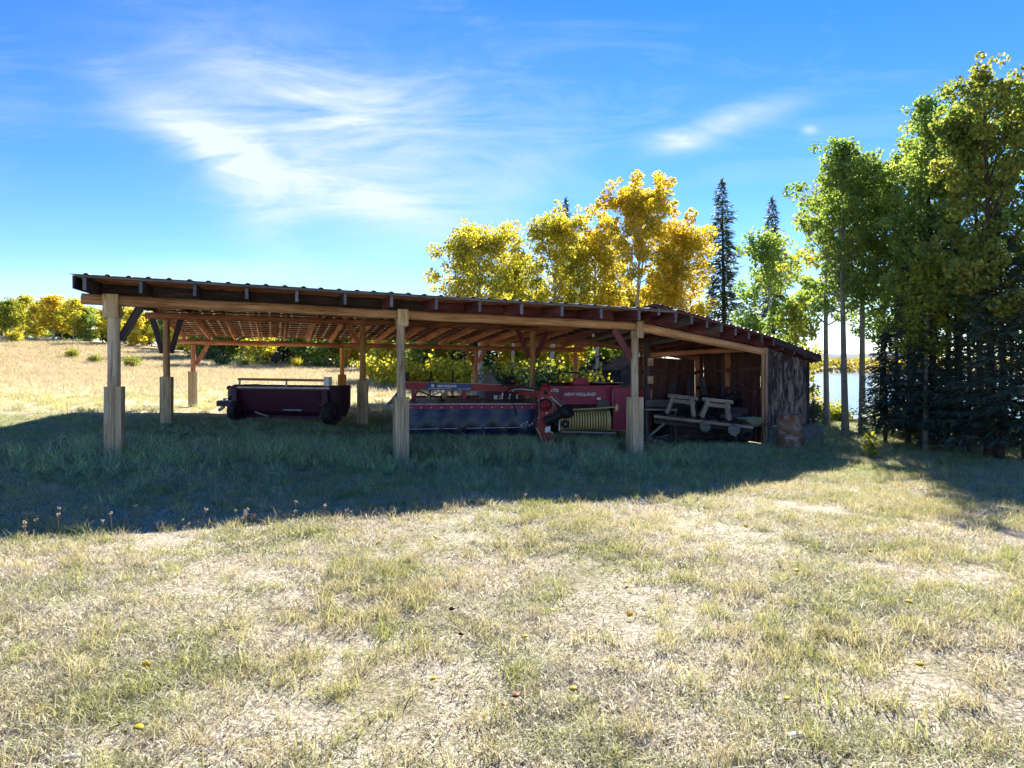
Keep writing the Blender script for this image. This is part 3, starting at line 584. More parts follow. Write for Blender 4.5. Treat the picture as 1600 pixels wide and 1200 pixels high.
def build_mower():
    ox, oy, g = -1.0, 18.2, -0.28
    t = thing('mower_conditioner', 'red hay mower with dark blue curtain and blue lettered beam beside middle post', 'mower', (ox, oy, g), R(3))
    x0, x1 = -1.70, 1.62
    # waving vinyl curtain
    mb = MB(); n = 34; rows = [(.80, 0.0), (.62, -.03), (.42, -.07), (.22, -.06), (.07, -.02)]; vs = []
    for j, (z, dy) in enumerate(rows):
        for i in range(n+1):
            f = i/n; vs.append((x0+(x1-x0)*f, dy+0.018*j*math.sin(i*1.1+j*.5)+.02*math.sin(i*.33), z+.008*math.sin(i*.7)))
    m = n+1; mb.add(vs+[(x, y+.012, z) for x, y, z in vs], [(j*m+i, (j+1)*m+i, (j+1)*m+i+1, j*m+i+1) for j in range(4) for i in range(n)]+[(5*m+j*m+i, 5*m+j*m+i+1, 5*m+(j+1)*m+i+1, 5*m+(j+1)*m+i) for j in range(4) for i in range(n)], None, True)
    cu = part('curtain', mb, m_curtain, t, True)
    part('hem_bar', MB().tube([(x0+.05, -.082, .28), (0, -.085, .30), (x1-.1, -.08, .32)], .008, 6), m_white, cu, True)
    part('side_curtain', MB().box(x0-.012, x0, .01, 1.25, .08, .82), m_curtain, t, True)
    part('side_curtain', MB().box(x1, x1+.012, .01, 1.25, .08, .82), m_curtain, t, True)
    part('top_deck', MB().prism([(x0, .02, .93), (x0, 1.25, 1.02), (x0, 1.25, .97), (x0, .02, .89)], (x1-x0, 0, 0)), m_steel, t, True)
    part('front_rail', MB().prism([(x0-.02, -.03, .79), (x0-.02, .10, .79), (x0-.02, .03, .90), (x0-.02, -.01, .90)], (x1-x0+.04, 0, 0)), m_crimson, t, True)
    for i in range(13): part('bolt', MB().lathe([(0, .010), (.014, .008), (.017, 0)], (x0+.1+i*(x1-x0-.2)/12, -.031, .825), (0, -1, 0), 8), m_white, t, True)
    part('cutter_bar', MB().box(x0+.05, x1-.05, .1, .6, .02, .16), m_black, t, True)
    part('roller', MB().tube([(x0+.1, .85, .4), (x1-.1, .85, .4)], .15, 14), m_black, t, True)
    # carrying beam
    bm = part('carrying_beam', MB().prism([(-1.86, .95, 1.28), (-1.86, 1.13, 1.28), (-1.86, 1.13, 1.47), (-1.86, .95, 1.47)], (3.35, 0, -.10)), m_redpaint, t, True)
    d0, d1 = -1.30, -.02; sl = -.10/3.35
    def zz(x): return 1.375+(x+1.86)*sl
    part('decal', MB().prism([(d0, .944, zz(d0)-.085), (d1, .944, zz(d1)-.085), (d1-.06, .944, zz(d1)+.085), (d0+.06, .944, zz(d0)+.085)], (0, .004, 0)), m_blue, bm, True)
    part('logo_panel', MB().lathe([(0, .004), (.05, .004), (.05, 0)], (d0+.20, .943, zz(d0+.2)+.01), (0, -1, 0), 16), m_white, bm, True)
    text_part('NEW HOLLAND', .085, (d0+.32, .940, zz(d0+.5)+.008), FACE, m_white, bm, .52)
    part('decal_stripe', MB().beam((d0+.08, .942, zz(d0)-.062), (d0+.72, .942, zz(d0+.7)-.062), .003, .010), m_white, bm, True)
    part('decal_stripe', MB().beam((d1-.42, .942, zz(d1)-.045), (d1-.05, .942, zz(d1)-.045), .003, .045), m_tarp, bm, True)
    part('top_edge', MB().beam((-1.86, 1.04, 1.474), (1.49, 1.04, 1.374), .17, .006), m_white, bm, True)
    for x in (-.26,): part('upright', MB().box(x-.06, x+.06, .98, 1.10, .95, zz(x)-.09), m_crimson, t, True)
    part('upright', MB().box(-1.68, -1.60, .98, 1.1, .95, 1.30), m_redpaint, t, True)
    part('upright', MB().tube([(-1.58, .9, .95), (-1.56, .92, 1.15), (-1.50, .95, 1.27)], .025, 8), m_redpaint, t, True)
    part('lamp_post', MB().box(-1.83, -1.77, 1.0, 1.06, 1.47, 1.60), m_black, t, True)
    part('marker_lamp', MB().box(-1.87, -1.74, .98, 1.08, 1.60, 1.72), m_black, t, True)
    part('side_shield', MB().prism([(-1.80, .6, .95), (-2.30, .6, .86), (-2.28, .6, .90), (-1.86, .6, 1.42), (-1.80, .6, 1.42)], (0, .02, 0)), m_curtain, t, True)
    part('rear_shield', MB().box(.30, 1.4, .95, .98, .97, 1.25), m_maroon, t, True)
    part('deck_clamp', MB().lathe([(0, 0), (.09, 0), (.07, .05), (.02, .07), (.02, .14), (0, .15)], (-.85, .55, .98), (0, 0, 1), 10), m_black, t, True)
    part('deck_latch', MB().box(.55, .72, .7, .8, 1.0, 1.12), m_steel, t, True)
    for i in range(6): part('valve', MB().tube([(.66+i*.10, .55, 1.02), (.66+i*.10+.02, .52, 1.16+.02*(i % 3))], .022, 7), m_white if i % 2 else m_black, t, True)
    # beacon and seat-like motor cover on the beam end
    part('motor_cover', MB().lathe([(0, .20), (.10, .19), (.15, .12), (.16, 0), (.20, 0), (.20, -.03), (0, -.03)], (.98, .95, 1.42), (0, 0, 1), 18), m_black, t, True)
    part('cover_plate', MB().box(.72, 1.42, .80, 1.10, 1.355, 1.385), m_black, t, True)
    part('marker_light', MB().lathe([(0, .02), (.03, .015), (.035, 0)], (1.06, .79, 1.49), (0, -1, 0), 10), m_orangep, t, True)
    # drawbar swinging towards the front
    tg = part('drawbar', MB().beam((1.0, .95, 1.25), (1.72, -1.0, 1.20), .16, .18), m_redpaint, t, True)
    # swivel gearbox head
    cx, cy = 1.78, -1.15
    hd = part('gearbox', MB().prism([(cx-.19, cy, .62), (cx+.20, cy, .62), (cx+.26, cy, .85), (cx+.17, cy, 1.12), (cx+.10, cy, 1.30), (cx-.14, cy, 1.30), (cx-.20, cy, 1.08)], (0, .26, 0)), m_redpaint, t, True)
    part('gear_cover', MB().lathe([(0, .07), (.05, .07), (.055, .04), (.11, .035), (.13, .02), (.13, 0)], (cx-.03, cy, .93), (0, -1, 0), 20), m_redpaint, hd, True)
    part('gear_throat', MB().lathe([(0, .012), (.16, .012), (.16, 0)], (cx-.03, cy, .95), (0, -1, 0), 20), m_black, hd, True)
    part('top_casting', MB().lathe([(0, .0), (.12, 0), (.14, .05), (.10, .12), (.07, .15), (0, .15)], (cx-.02, cy+.12, 1.29), (0, 0, 1), 14), m_redpaint, hd, True)
    part('top_bore', MB().lathe([(0, .004), (.05, .004), (.05, 0)], (cx-.02, cy-.02, 1.24), (0, -1, 0), 14), m_black, hd, True)
    for dx in (-.18, .14): part('rib', MB().box(cx+dx-.012, cx+dx+.012, cy-.04, cy, .64, 1.10), m_grey, hd, True)
    lower = part('hitch_tower', MB().prism([(cx-.22, cy+.02, .62), (cx+.12, cy+.02, .62), (cx+.10, cy+.02, .22), (cx+.20, cy+.02, .02), (cx-.04, cy+.02, -.06), (cx-.18, cy+.02, .2), (cx-.24, cy+.02, .42)], (0, .2, 0)), m_redpaint, t, True)
    part('data_plate', MB().box(cx-.03, cx+.10, cy-.0, cy+.018, .28, .42), m_white, lower, True)
    part('hitch_clevis', MB().prism([(cx-.02, cy-.12, -.02), (cx+.22, cy-.14, .06), (cx+.24, cy-.14, .12), (cx, cy-.12, .08)], (0, .3, 0)), m_redpaint, lower, True)
    part('jack_foot', MB().tube([(cx+.17, cy, .02), (cx+.17, cy, -.14)], .025, 8), m_steel, lower, True)
    rr = random.Random(5)
    for i in range(16): part('bolt', MB().lathe([(0, .012), (.016, .010), (.020, 0)], (cx+rr.uniform(-.20, .18), cy-.002, rr.uniform(.15, 1.2)), (0, -1, 0), 7), m_white if i % 2 else m_steel, hd, True)
    for i in range(5): part('bolt', MB().lathe([(0, .012), (.018, .010), (.024, 0)], (cx-.55+.07*i, cy+.9, .38+.04*(i % 3)), (0, -1, 0), 7), m_white, t, True)
    # driveline guard cone and small wheel to the right
    part('driveline_guard', MB().tube([(cx-.02, cy-.05, .55), (cx+.20, cy-.15, .66), (cx+.38, cy-.2, .78)], [.12, .10, .13], 16), m_black, t, True)
    part('driveline_bell', MB().lathe([(.02, .0), (.15, .02), (.17, .10), (.17, .22), (.13, .24), (0, .2)], (cx+.36, cy-.18, .76), (.75, -.5, .35), 18), m_black, t, True)
    part('bell_bracket', MB().prism([(cx+.30, cy-.1, .92), (cx+.46, cy-.1, 1.0), (cx+.56, cy-.1, .88), (cx+.50, cy-.1, .80)], (0, .06, 0)), m_grey, t, True)
    part('pulley', MB().lathe([(0, -.03), (.03, -.04), (.035, -.02), (.09, -.02), (.10, .0), (.10, .06), (0, .06)], (cx+.44, cy-.18, .50), (0, 1, 0), 16), m_black, t, True)
    part('pulley_hub', MB().lathe([(0, .01), (.035, .008), (.035, 0)], (cx+.44, cy-.222, .50), (0, -1, 0), 12), m_grey, t, True)
    part('strut', MB().beam((cx+.12, cy-.05, 1.14), (cx+.38, cy-.1, .90), .025, .025), m_steel, t, True)
    part('strut', MB().beam((cx+.20, cy-.02, 1.16), (cx+.46, cy-.1, .93), .025, .025), m_grey, t, True)
    part('guard_rod', MB().tube([(cx-.26, cy-.02, .40), (cx-.16, cy-.05, .24), (cx-.12, cy-.05, .10)], .014, 6), m_cream, t, True)
    part('lever', MB().tube([(cx+.30, cy-.15, .34), (cx+.30, cy-.15, .50)], .018, 6), m_white, t, True)
    for k in range(7):
        a = V3(.85+.05*k, .72-.04*k, 1.18+.03*(k % 3)); b = V3(1.1+.06*k, .2, 1.42-.07*(k % 4)); c = V3(1.4, -.5, 1.34-.05*k); d = V3(cx-.05, cy+.1, 1.30-.03*k)
        pts = [((1-u)**3)*a+3*((1-u)**2)*u*b+3*(1-u)*u*u*c+u**3*d for u in [i/10 for i in range(11)]]
        part('hose', MB().tube(pts, .017, 6), m_white if k in (1, 4) else (m_blue if k == 2 else m_black), t, True)
    part('hose', MB().tube([(.95, .3, 1.1), (1.0, -.12, 1.0), (1.1, -.12, .72), (1.12, -.13, .62)], .014, 6), m_black, t, True)
    wheel(t, (-1.2, 1.9, .36), .38, .28); wheel(t, (1.1, 1.9, .36), .38, .28)
    part('axle_frame', MB().box(-1.2, 1.1, 1.5, 1.62, .5, .62), m_redpaint, t, True)
build_mower()

def build_baler():
    ox, oy, g = 2.30, 19.2, -0.32
    t = thing('square_baler', 'crimson hay baler with cream ribbed pickup beside right front post', 'baler', (ox, oy, g), R(2))
    # feed housing with a slightly sloped lid
    hs = part('feed_housing', MB().prism([(-1.34, 0, .88), (-1.34, .02, 1.39), (-1.34, .8, 1.47), (-1.34, .85, .88)], (1.98, 0, .02)), m_crimson, t, True)
    part('panel_seam', MB().box(-.97, -.955, -.006, .02, .90, 1.37), m_maroon, hs, True)
    text_part('NEW HOLLAND', .115, (-.88, -.008, 1.165), FACE, m_white, hs, .86, .15)
    text_part('570', .13, (-1.30, -.008, 1.27), FACE, m_white, hs, .26)
    part('safety_decal', MB().box(.02, .12, -.006, 0, 1.02, 1.08), m_white, hs, True)
    part('lid_edge', MB().box(-.1, .75, .02, .7, 1.475, 1.49), m_tarp, hs, True)
    part('knotter_cover', MB().prism([(-.60, .2, 1.43), (-.16, .2, 1.43), (-.20, .2, 1.58), (-.30, .2, 1.62), (-.55, .2, 1.58)], (0, .5, 0)), m_crimson, t, True)
    ch = part('bale_chamber', MB().prism([(.42, -.22, .22), (1.02, -.22, .22), (1.02, -.22, 1.34), (.42, -.22, 1.36)], (0, 2.6, 0)), m_crimson, t, True)
    part('chamber_door', MB().box(1.035, 1.5, -.10, 2.0, .30, 1.32), m_redpaint, t, True)
    part('door_edge', MB().box(1.0, 1.045, -.24, -.2, .25, 1.32), m_crimson, ch, True)
    part('handle_rod', MB().tube([(.40, -.26, .82), (.40, -.27, 1.3)], .012, 6), m_steel, ch, True)
    part('latch', MB().lathe([(0, .02), (.025, .015), (.03, 0)], (.90, -.222, .78), (0, -1, 0), 8), m_white, ch, True)
    part('under_frame', MB().box(-1.3, .42, .1, .7, .55, .86), m_black, t, True)
    # pickup with cream stripper bands
    pu = part('pickup_drum', MB().tube([(-1.08, -.30, .48), (.24, -.30, .48)], .19, 18), m_black, t, True)
    nB = 19
    for i in range(nB):
        x = -1.06+i*1.28/(nB-1); pts = []
        for k in range(11):
            a = R(100+ (175)*k/10); pts.append((x, -.30+math.cos(a)*.27, .48+math.sin(a)*.26))
        pts = [(x, .0, .76)]+pts
        mb = MB(); w = .021
        vs = [(px+dx, py, pz) for px, py, pz in pts for dx in (-w, w)]; vs2 = [(px+dx, py+(.30+py)*-.08, pz+(.48-pz)*.08) for px, py, pz in pts for dx in (-w, w)]
        n = len(vs); mb.add(vs+vs2, [(2*j, 2*j+1, 2*j+3, 2*j+2) for j in range(len(pts)-1)]+[(n+2*j, n+2*j+2, n+2*j+3, n+2*j+1) for j in range(len(pts)-1)]+[(2*j, 2*j+2, n+2*j+2, n+2*j) for j in range(len(pts)-1)]+[(2*j+1, n+2*j+1, n+2*j+3, 2*j+3) for j in range(len(pts)-1)])
        part('stripper_band', mb, m_cream, pu, True)
    part('end_plate', MB().prism([(.25, -.02, .74), (.25, -.40, .74), (.25, -.56, .60), (.25, -.56, .36), (.25, -.42, .22), (.25, -.05, .25)], (.05, 0, 0)), m_cream, t, True)
    part('end_plate', MB().prism([(-1.16, -.02, .74), (-1.16, -.40, .74), (-1.16, -.56, .60), (-1.16, -.56, .36), (-1.16, -.42, .22), (-1.16, -.05, .25)], (.05, 0, 0)), m_black, t, True)
    part('wind_guard', MB().tube([(-1.0, -.50, .77), (-.3, -.5, .80), (.46, -.5, .85)], .02, 8), m_cream, t, True)
    part('guard_bracket', MB().prism([(.42, -.56, .74), (.48, -.56, .74), (.5, -.56, .84), (.47, -.56, .95), (.43, -.56, .9)], (0, .06, 0)), m_cream, t, True)
    part('side_disc', MB().lathe([(0, .02), (.16, .02), (.19, 0)], (.18, -.08, .84), (0, -1, 0), 20), m_grey, t, True)
    part('gauge_rail', MB().beam((-1.0, -.3, .18), (.5, -.3, .14), .05, .04), m_steel, t, True)
    wheel(t, (-1.15, .75, .38), .40, .30); wheel(t, (1.62, 1.1, .42), .44, .34)
    part('lift_crank', MB().beam((-1.25, .6, 1.45), (-1.27, .6, 1.72), .07, .05), m_maroon, t, True)
    part('twine_frame', MB().tube([(-.95, .9, 1.45), (-.95, .9, 1.78), (-.35, .9, 1.74), (-.35, .9, 1.45)], .03, 6), m_black, t, True)
    part('amber_reflector', MB().box(1.44, 1.50, -.16, -.11, 1.05, 1.28), m_orangep, t, True)
build_baler()

def build_rake():
    ox, oy = -2.55, 24.6; g = gz(ox, oy)
    t = thing('hay_rake', 'faded red hay rake with thin dark uprights behind the mower', 'rake', (ox, oy, g), 0)
    part('frame', MB().beam((-.8, 0, .72), (1.4, .2, .72), .08, .08), m_redpaint, t, True)
    part('frame', MB().beam((-.7, -.2, .95), (.2, -.1, .55), .06, .06), m_redpaint, t, True)
    part('frame', MB().beam((-.85, -.1, .52), (.1, .0, .90), .05, .05), m_white, t, True)
    for x in (-.32, .45): part('upright', MB().tube([(x, 0, .2), (x+.02, 0, 1.2), (x+.04, 0, 1.62)], .03, 6), m_black, t, True)
    for x in (-.6, .15, .9):
        w = part('rake_wheel', MB().lathe([(.30, -.02), (.33, 0), (.30, .02), (.30, -.02)], (x, -.05, .40), (.4, 1, 0), 22), m_redpaint, t, True)
        for k in range(9):
            a = 2*math.pi*k/9; d = Vector((1, -.4, 0)).normalized(); c = V3(x, -.05, .40)
            part('tine', MB().beam(c, c+(d*math.cos(a)+V3(0, 0, 1)*math.sin(a))*.40, .018, .018, (0, 1, 0)), m_steel, w, True)
    part('seat', MB().prism([(.05, -.1, .86), (.32, -.1, .86), (.24, -.1, .70), (.13, -.1, .70)], (0, .25, 0)), m_cream, t, True)
    wheel(t, (-.9, .1, .33), .33, .12); wheel(t, (1.45, .25, .33), .33, .12)
build_rake()
def tarp_heap():
    x, y = -1.05, 27.2; g = gz(x, y); rr = random.Random(11); mb = MB(); n = 22; prof = [(.62, 0), (.60, .35), (.5, .75), (.36, 1.15), (.16, 1.45), (0, 1.52)]; vs = []
    ph = [rr.uniform(0, 6) for _ in range(4)]
    for j, (r, z) in enumerate(prof):
        for k in range(n):
            a = 2*math.pi*k/n; q = r*(1+.10*math.sin(3*a+ph[0])+.06*math.sin(7*a+ph[1]+j*.4)); vs.append((x+q*math.cos(a)+.12*z, y+q*math.sin(a), g+z*1.0+.03*math.sin(5*a+ph[2])))
    mb.add(vs, [(j*n+k, j*n+(k+1) % n, (j+1)*n+(k+1) % n, (j+1)*n+k) for j in range(len(prof)-1) for k in range(n)], None, True)
    solo('tarp_heap', mb, m_tarp, 'grey tarp draped over a heap behind the mower beam', 'tarp', None, (x, y, g))
tarp_heap()

# ------------------------------------------------------------------ things in and by the lean-to
def ribs_drum():
    p = Lp(.985, -2.4); g = gz(p.x, p.y)-0.02; h = .86; r = .292
    t = thing('steel_drum', 'rusty dented steel drum standing at the corner of the lean-to wall', 'drum', (p.x, p.y, g))
    prof = [(0, .0), (r-.01, 0), (r+.006, .008), (r, .03)]
    for zc in (.29, .57): prof += [(r, zc-.03), (r+.014, zc-.008), (r+.014, zc+.008), (r, zc+.03)]
    prof += [(r, h-.02), (r+.008, h-.008), (r+.008, h+.004), (r-.012, h+.004), (r-.012, h-.02), (0, h-.022)]
    part('shell', MB().lathe(prof, (0, 0, 0), (0, 0, 1), 30), m_rust, t, True)
    part('bung', MB().lathe([(.03, 0), (.03, .012), (0, .012)], (.16, .05, h-.022), (0, 0, 1), 10), m_steel, t, True)
ribs_drum()
GL = -0.32
def carriage():
    a, b = at(1022, 17.6, .36), at(1176, 17.2, .12)
    t = thing('timber_skid', 'low timber skid of long rails resting on two cut log rollers', 'skid', (5.0, 17.4, GL))
    d = (b-a).normalized(); n = V3(-d.y, d.x, 0).normalized()
    for off in (0, .75):
        part('rail', MB().beam(a+n*off, b+n*off, .12, .07), m_dark if off else m_trestle, t)
    for k in range(9):
        c = a+(b-a)*(0.06+.11*k)+V3(0, 0, .065); part('deck_plank', MB().beam(c-n*.06, c+n*.82, .20, .03), m_dark, t)
    part('under_rail', MB().beam(a+V3(0, 0, -.13)+n*.2, b+V3(0, 0, -.08)+n*.2, .10, .12), m_dark, t)
    return a, b, d, n
ca, cb, cd, cn = carriage()
for i, (px, py, r) in enumerate(((1102, 667, .125), (1147, 672, .14))):
    c = at(px, 17.15, 1.6-(py-573)*17.15/F)
    o = solo('log_roller', MB().tube([c, c+cn*.55, c+cn*1.2], [r, r, r*.97], 20, wob=.05), m_grey, ('smaller cut log round lying under the middle of the timber skid', 'larger cut log round lying under the right end of the timber skid')[i], 'log', None, tuple(c))
def sawhorse(f, label):
    c = ca+(cb-ca)*f+cn*.30+V3(0, 0, .09); h = .46
    t = thing('sawhorse', label, 'sawhorse', tuple(c))
    e = cd*.62; top = V3(0, 0, h)
    part('top_beam', MB().beam(c-e*.58+top, c+e*.62+top, .10, .09), m_trestle, t)
    part('side_rail', MB().beam(c-e*.5+top+V3(0, 0, -.12)-cn*.10, c+e*.5+top+V3(0, 0, -.12)-cn*.10, .035, .10), m_trestle, t)
    for sx in (-1, 1):
        for sy in (-1, 1):
            p = c+e*(.35*sx)+top+cn*(.05*sy); q = c+e*(.5*sx + (-.14 if sx < 0 else -.06))+cn*(.27*sy)+V3(0, 0, .01)
            part('leg', MB().beam(q, p, .09, .04, cn), m_trestle, t)
sawhorse(.30, 'left weathered sawhorse standing on the timber skid in the lean-to')
sawhorse(.66, 'right weathered sawhorse standing on the timber skid next to the drum')
def bench():
    p = at(1026, 18.0, GL); t = thing('work_bench', 'weathered plank bench just behind the right front post in the lean-to', 'bench', tuple(p))
    z = .86
    for k in range(3): part('top_plank', MB().box(-.34, .46, -.3+.2*k, -.105+.2*k, z-.04, z+rnd.uniform(-.004, .004)), m_grey, t, True)
    part('back_plank', MB().box(-.22, .46, .33, .36, z+.02, z+.20), m_grey, t, True)
    for x in (-.3, .42):
        for y in (-.25, .26): part('leg', MB().beam((x, y, 0), (x, y, z-.045), .07, .07), m_dark, t, True)
    part('cross_brace', MB().beam((-.28, -.28, .15), (.4, -.28, .7), .03, .06), m_grey, t, True)
bench()
def barrow():
    p = at(1172, 17.9, GL); t = thing('wheelbarrow', 'wheelbarrow with pale green tray leaning beside the drum', 'wheelbarrow', tuple(p), R(20)); t.scale = (.78,)*3
    mb = MB(); top = [(-.36, -.28, .78), (.40, -.26, .80), (.40, .26, .80), (-.36, .28, .78)]; bot = [(-.14, -.16, .56), (.26, -.16, .56), (.26, .16, .56), (-.14, .16, .56)]
    mb.add(top+bot+[(x*.97, y*.96, z+.01) for x, y, z in top]+[(x*.95, y*.94, z+.015) for x, y, z in bot],
           [(0, 4, 5, 1), (1, 5, 6, 2), (2, 6, 7, 3), (3, 7, 4, 0), (4, 7, 6, 5), (8, 9, 13, 12), (9, 10, 14, 13), (10, 11, 15, 14), (11, 8, 12, 15), (12, 13, 14, 15), (0, 1, 9, 8), (1, 2, 10, 9), (2, 3, 11, 10), (3, 0, 8, 11)])
    part('tray', mb, m_tub, t, True)
    for y in (-.2, .2):
        part('handle', MB().tube([(-.5, y*.4, .24), (0, y, .52), (.75, y*1.3, .66)], .02, 8), m_grey, t, True)
        part('leg', MB().tube([(.28, y, .55), (.34, y*1.1, .0)], .016, 6), m_black, t, True)
    wheel(t, (-.5, 0, .22), .22, .09, (0, 1, 0), m_black, m_steel)
barrow()
junk_rr = random.Random(23)
def junk_tyre(px, d, z, r, axis, label):
    c = at(px, d, z); o = solo('old_tyre', MB().lathe([(r*.55, -.06), (r*.7, -.095), (r*.93, -.09), (r, -.05), (r, .05), (r*.93, .09), (r*.7, .095), (r*.55, .06), (r*.55, -.06)], c, axis, 24), m_black, label, 'tyre', None, tuple(c))
junk_tyre(1062, 19.6, GL+.36, .36, (.3, 1, .25), 'old black tyre leaning in the gloom behind the left sawhorse')
junk_tyre(1128, 19.6, GL+.40, .40, (-.2, 1, .2), 'larger old black tyre leaning behind the right sawhorse')
junk_tyre(1164, 17.75, GL+.28, .25, (.5, -1, .1), 'small black tyre lying between the skid and the drum')
def crate(px, d, w, h, dep, mat, label, z=None, name='wooden_crate', rot=.2):
    p = at(px, d, GL if z is None else z); t = thing(name, label, 'crate', tuple(p), rot); n = 4
    for k in range(n):
        z0 = h*k/n+.006; z1 = h*(k+1)/n-.006
        part('slat', MB().box(-w/2, w/2, -dep/2, -dep/2+.02, z0, z1), mat, t, True); part('slat', MB().box(-w/2, w/2, dep/2-.02, dep/2, z0, z1), mat, t, True)
        for x in (-w/2+.001, w/2-.021): part('slat', MB().box(x, x+.02, -dep/2+.022, dep/2-.022, z0, z1), mat, t, True)
    part('bottom', MB().box(-w/2+.025, w/2-.025, -dep/2+.025, dep/2-.025, .01, .03), mat, t, True)
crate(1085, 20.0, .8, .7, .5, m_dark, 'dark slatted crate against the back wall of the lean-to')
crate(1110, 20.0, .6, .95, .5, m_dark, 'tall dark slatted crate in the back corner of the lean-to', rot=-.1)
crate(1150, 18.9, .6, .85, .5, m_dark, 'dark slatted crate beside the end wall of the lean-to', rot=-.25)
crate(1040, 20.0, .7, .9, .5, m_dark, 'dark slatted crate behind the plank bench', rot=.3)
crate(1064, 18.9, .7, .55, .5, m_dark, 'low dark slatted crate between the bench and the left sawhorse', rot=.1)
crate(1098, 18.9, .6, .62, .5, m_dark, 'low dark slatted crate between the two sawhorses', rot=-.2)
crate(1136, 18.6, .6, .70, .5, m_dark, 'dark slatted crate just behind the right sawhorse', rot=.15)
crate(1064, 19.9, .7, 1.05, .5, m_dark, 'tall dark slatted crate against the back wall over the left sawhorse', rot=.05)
junk_tyre(1100, 19.2, GL+.85, .33, (.1, 1, .5), 'old black tyre lying on the crates between the sawhorses')
junk_tyre(1143, 18.9, GL+.95, .30, (-.3, 1, .6), 'old black tyre lying on the crates behind the right sawhorse')
for i, (px, d, zb, px2, d2, z2, lb) in enumerate(((1040, 19.2, GL, 1052, 20.0, 1.15, 'dark plank leaning on the back wall above the bench'), (1075, 19.3, .5, 1080, 20.1, 1.28, 'dark plank leaning on the back wall over the left sawhorse'),
                                           (1105, 19.2, .4, 1096, 20.1, 1.30, 'dark plank tilted left in the back corner of the lean-to'), (1125, 19.0, .3, 1136, 19.6, 1.28, 'dark plank leaning on end wall behind the right sawhorse'),
                                           (1180, 18.1, .95, 1150, 19.2, 1.22, 'sloping reddish pole across the end wall near the opening'))):
    a, b = at(px, d, zb), at(px2, d2, z2)
    solo('leaning_plank', MB().beam(a, b, .16 if i < 4 else .07, .035 if i < 4 else .07), m_dark if i < 4 else m_purp, lb, 'plank', None, tuple(a))
for i, (px, py, d, lb) in enumerate(((1016, 566, 18.6, 'upper small pale wooden box nailed behind right front post'), (1016, 594, 18.6, 'lower small pale wooden box nailed behind right front post'))):
    p = at(px, d, 1.6-(py-573)*d/F); solo('nest_box', MB().box(p.x-.07, p.x+.07, p.y-.05, p.y+.05, p.z-.09, p.z+.09).box(p.x-.085, p.x+.085, p.y-.07, p.y+.06, p.z+.092, p.z+.107), m_board, lb, 'box', None, tuple(p))
pp = at(1011, 18.72, 0); solo('plank_upright', MB().beam((pp.x, pp.y, GL), (pp.x, pp.y, 2.25), .16, .05, ww), m_dark, 'dark upright plank standing behind the right front post', 'plank', None, (pp.x, pp.y, GL))
def bottle(px, py, d, label):
    z = 1.6-(py-573)*d/F; c = at(px, d, z); solo('bottle', MB().lathe([(0, 0), (.035, 0), (.037, .01), (.037, .13), (.015, .17), (.015, .20), (0, .20)], c, (0, 0, 1), 12), m_white, label, 'bottle', None, tuple(c))
bottle(1148.5, 624, 18.9, 'small white bottle on top of the crate by the lean-to end wall')
# brushwood heap by the right post: individual sticks
for k in range(26):
    p = at(1022+junk_rr.uniform(-14, 14), 16.9+junk_rr.uniform(-.25, .3), GL+junk_rr.uniform(0, .22)); a = junk_rr.uniform(0, 6.3)
    d = V3(math.cos(a), math.sin(a)*.6, junk_rr.uniform(-.15, .5))*junk_rr.uniform(.15, .32)
    solo('stick', MB().tube([p-d, p+d*.1+V3(0, 0, .02), p+d], [.018, .016, .010], 6), m_dark if k % 3 else m_grey, 'broken stick in the brushwood heap at the foot of the right post', 'stick', 'brushwood sticks by the right post', tuple(p))
# bare lamp bulb hanging under the second beam
c = at(927, 17.6, 1.6+(573-523)*17.6/F)
lb = thing('hanging_bulb', 'unlit white bulb hanging below the rafters left of right post', 'bulb', tuple(c))
part('cord', MB().tube([(0, 0, .08), (0.01, 0, .62)], .006, 6), m_black, lb, True)
part('socket', MB().lathe([(0, .10), (.022, .10), (.024, .04), (.018, .03)], (0, 0, 0), (0, 0, 1), 10), m_black, lb, True)
part('bulb', MB().lathe([(0, -.06), (.02, -.055), (.034, -.03), (.034, -.01), (.018, .03), (0, .03)], (0, 0, 0), (0, 0, 1), 14), m_white, lb, True)

# ------------------------------------------------------------------ far things: cabins, parked trailer
def cabin(px, d, w, dep, eave, ridge, rot, label, porch=False):
    p = at(px, d); g = gz(p.x, p.y); t = thing('cabin', label, 'cabin', (p.x, p.y, g), rot)
    n = 9
    for k in range(n):
        z0, z1 = eave*k/n, eave*(k+1)/n
        for y in (-dep/2, dep/2): part('wall_log', MB().beam((-w/2, y, (z0+z1)/2), (w/2, y, (z0+z1)/2), .16, z1-z0-.012), m_dark, t, True)
        for x in (-w/2, w/2): part('wall_log', MB().beam((x, -dep/2+.1, (z0+z1)/2), (x, dep/2-.1, (z0+z1)/2), .14, z1-z0-.012), m_dark, t, True)
    for y in (-dep/2-.04, dep/2-.04): part('gable', MB().prism([(-w/2-.02, y, eave), (w/2+.02, y, eave), (0, y, ridge)], (0, .08, 0)), m_dark, t, True)
    for s in (-1, 1):
        a = V3(0, 0, ridge+.05); b = V3(s*(w/2+.35), 0, eave-.16); part('roof', MB().beam(a+V3(0, 0, 0), b, dep+.8, .07, (0, 0, 1)), m_dark, t, True)
    dr = part('door', MB().box(-.4, .4, -dep/2-.11, -dep/2-.082, .05, 1.85), m_tail, t, True); part('handle', MB().box(.28, .33, -dep/2-.14, -dep/2-.112, .95, 1.05), m_steel, dr, True)
cabin(936, 46, 2.6, 3.4, 1.4, 2.3, R(-8), 'small dark log cabin with gable roof seen above the baler')
cabin(992, 43, 3.4, 4.0, 1.7, 2.4, R(12), 'low dark cabin with shallow roof behind the right front post')
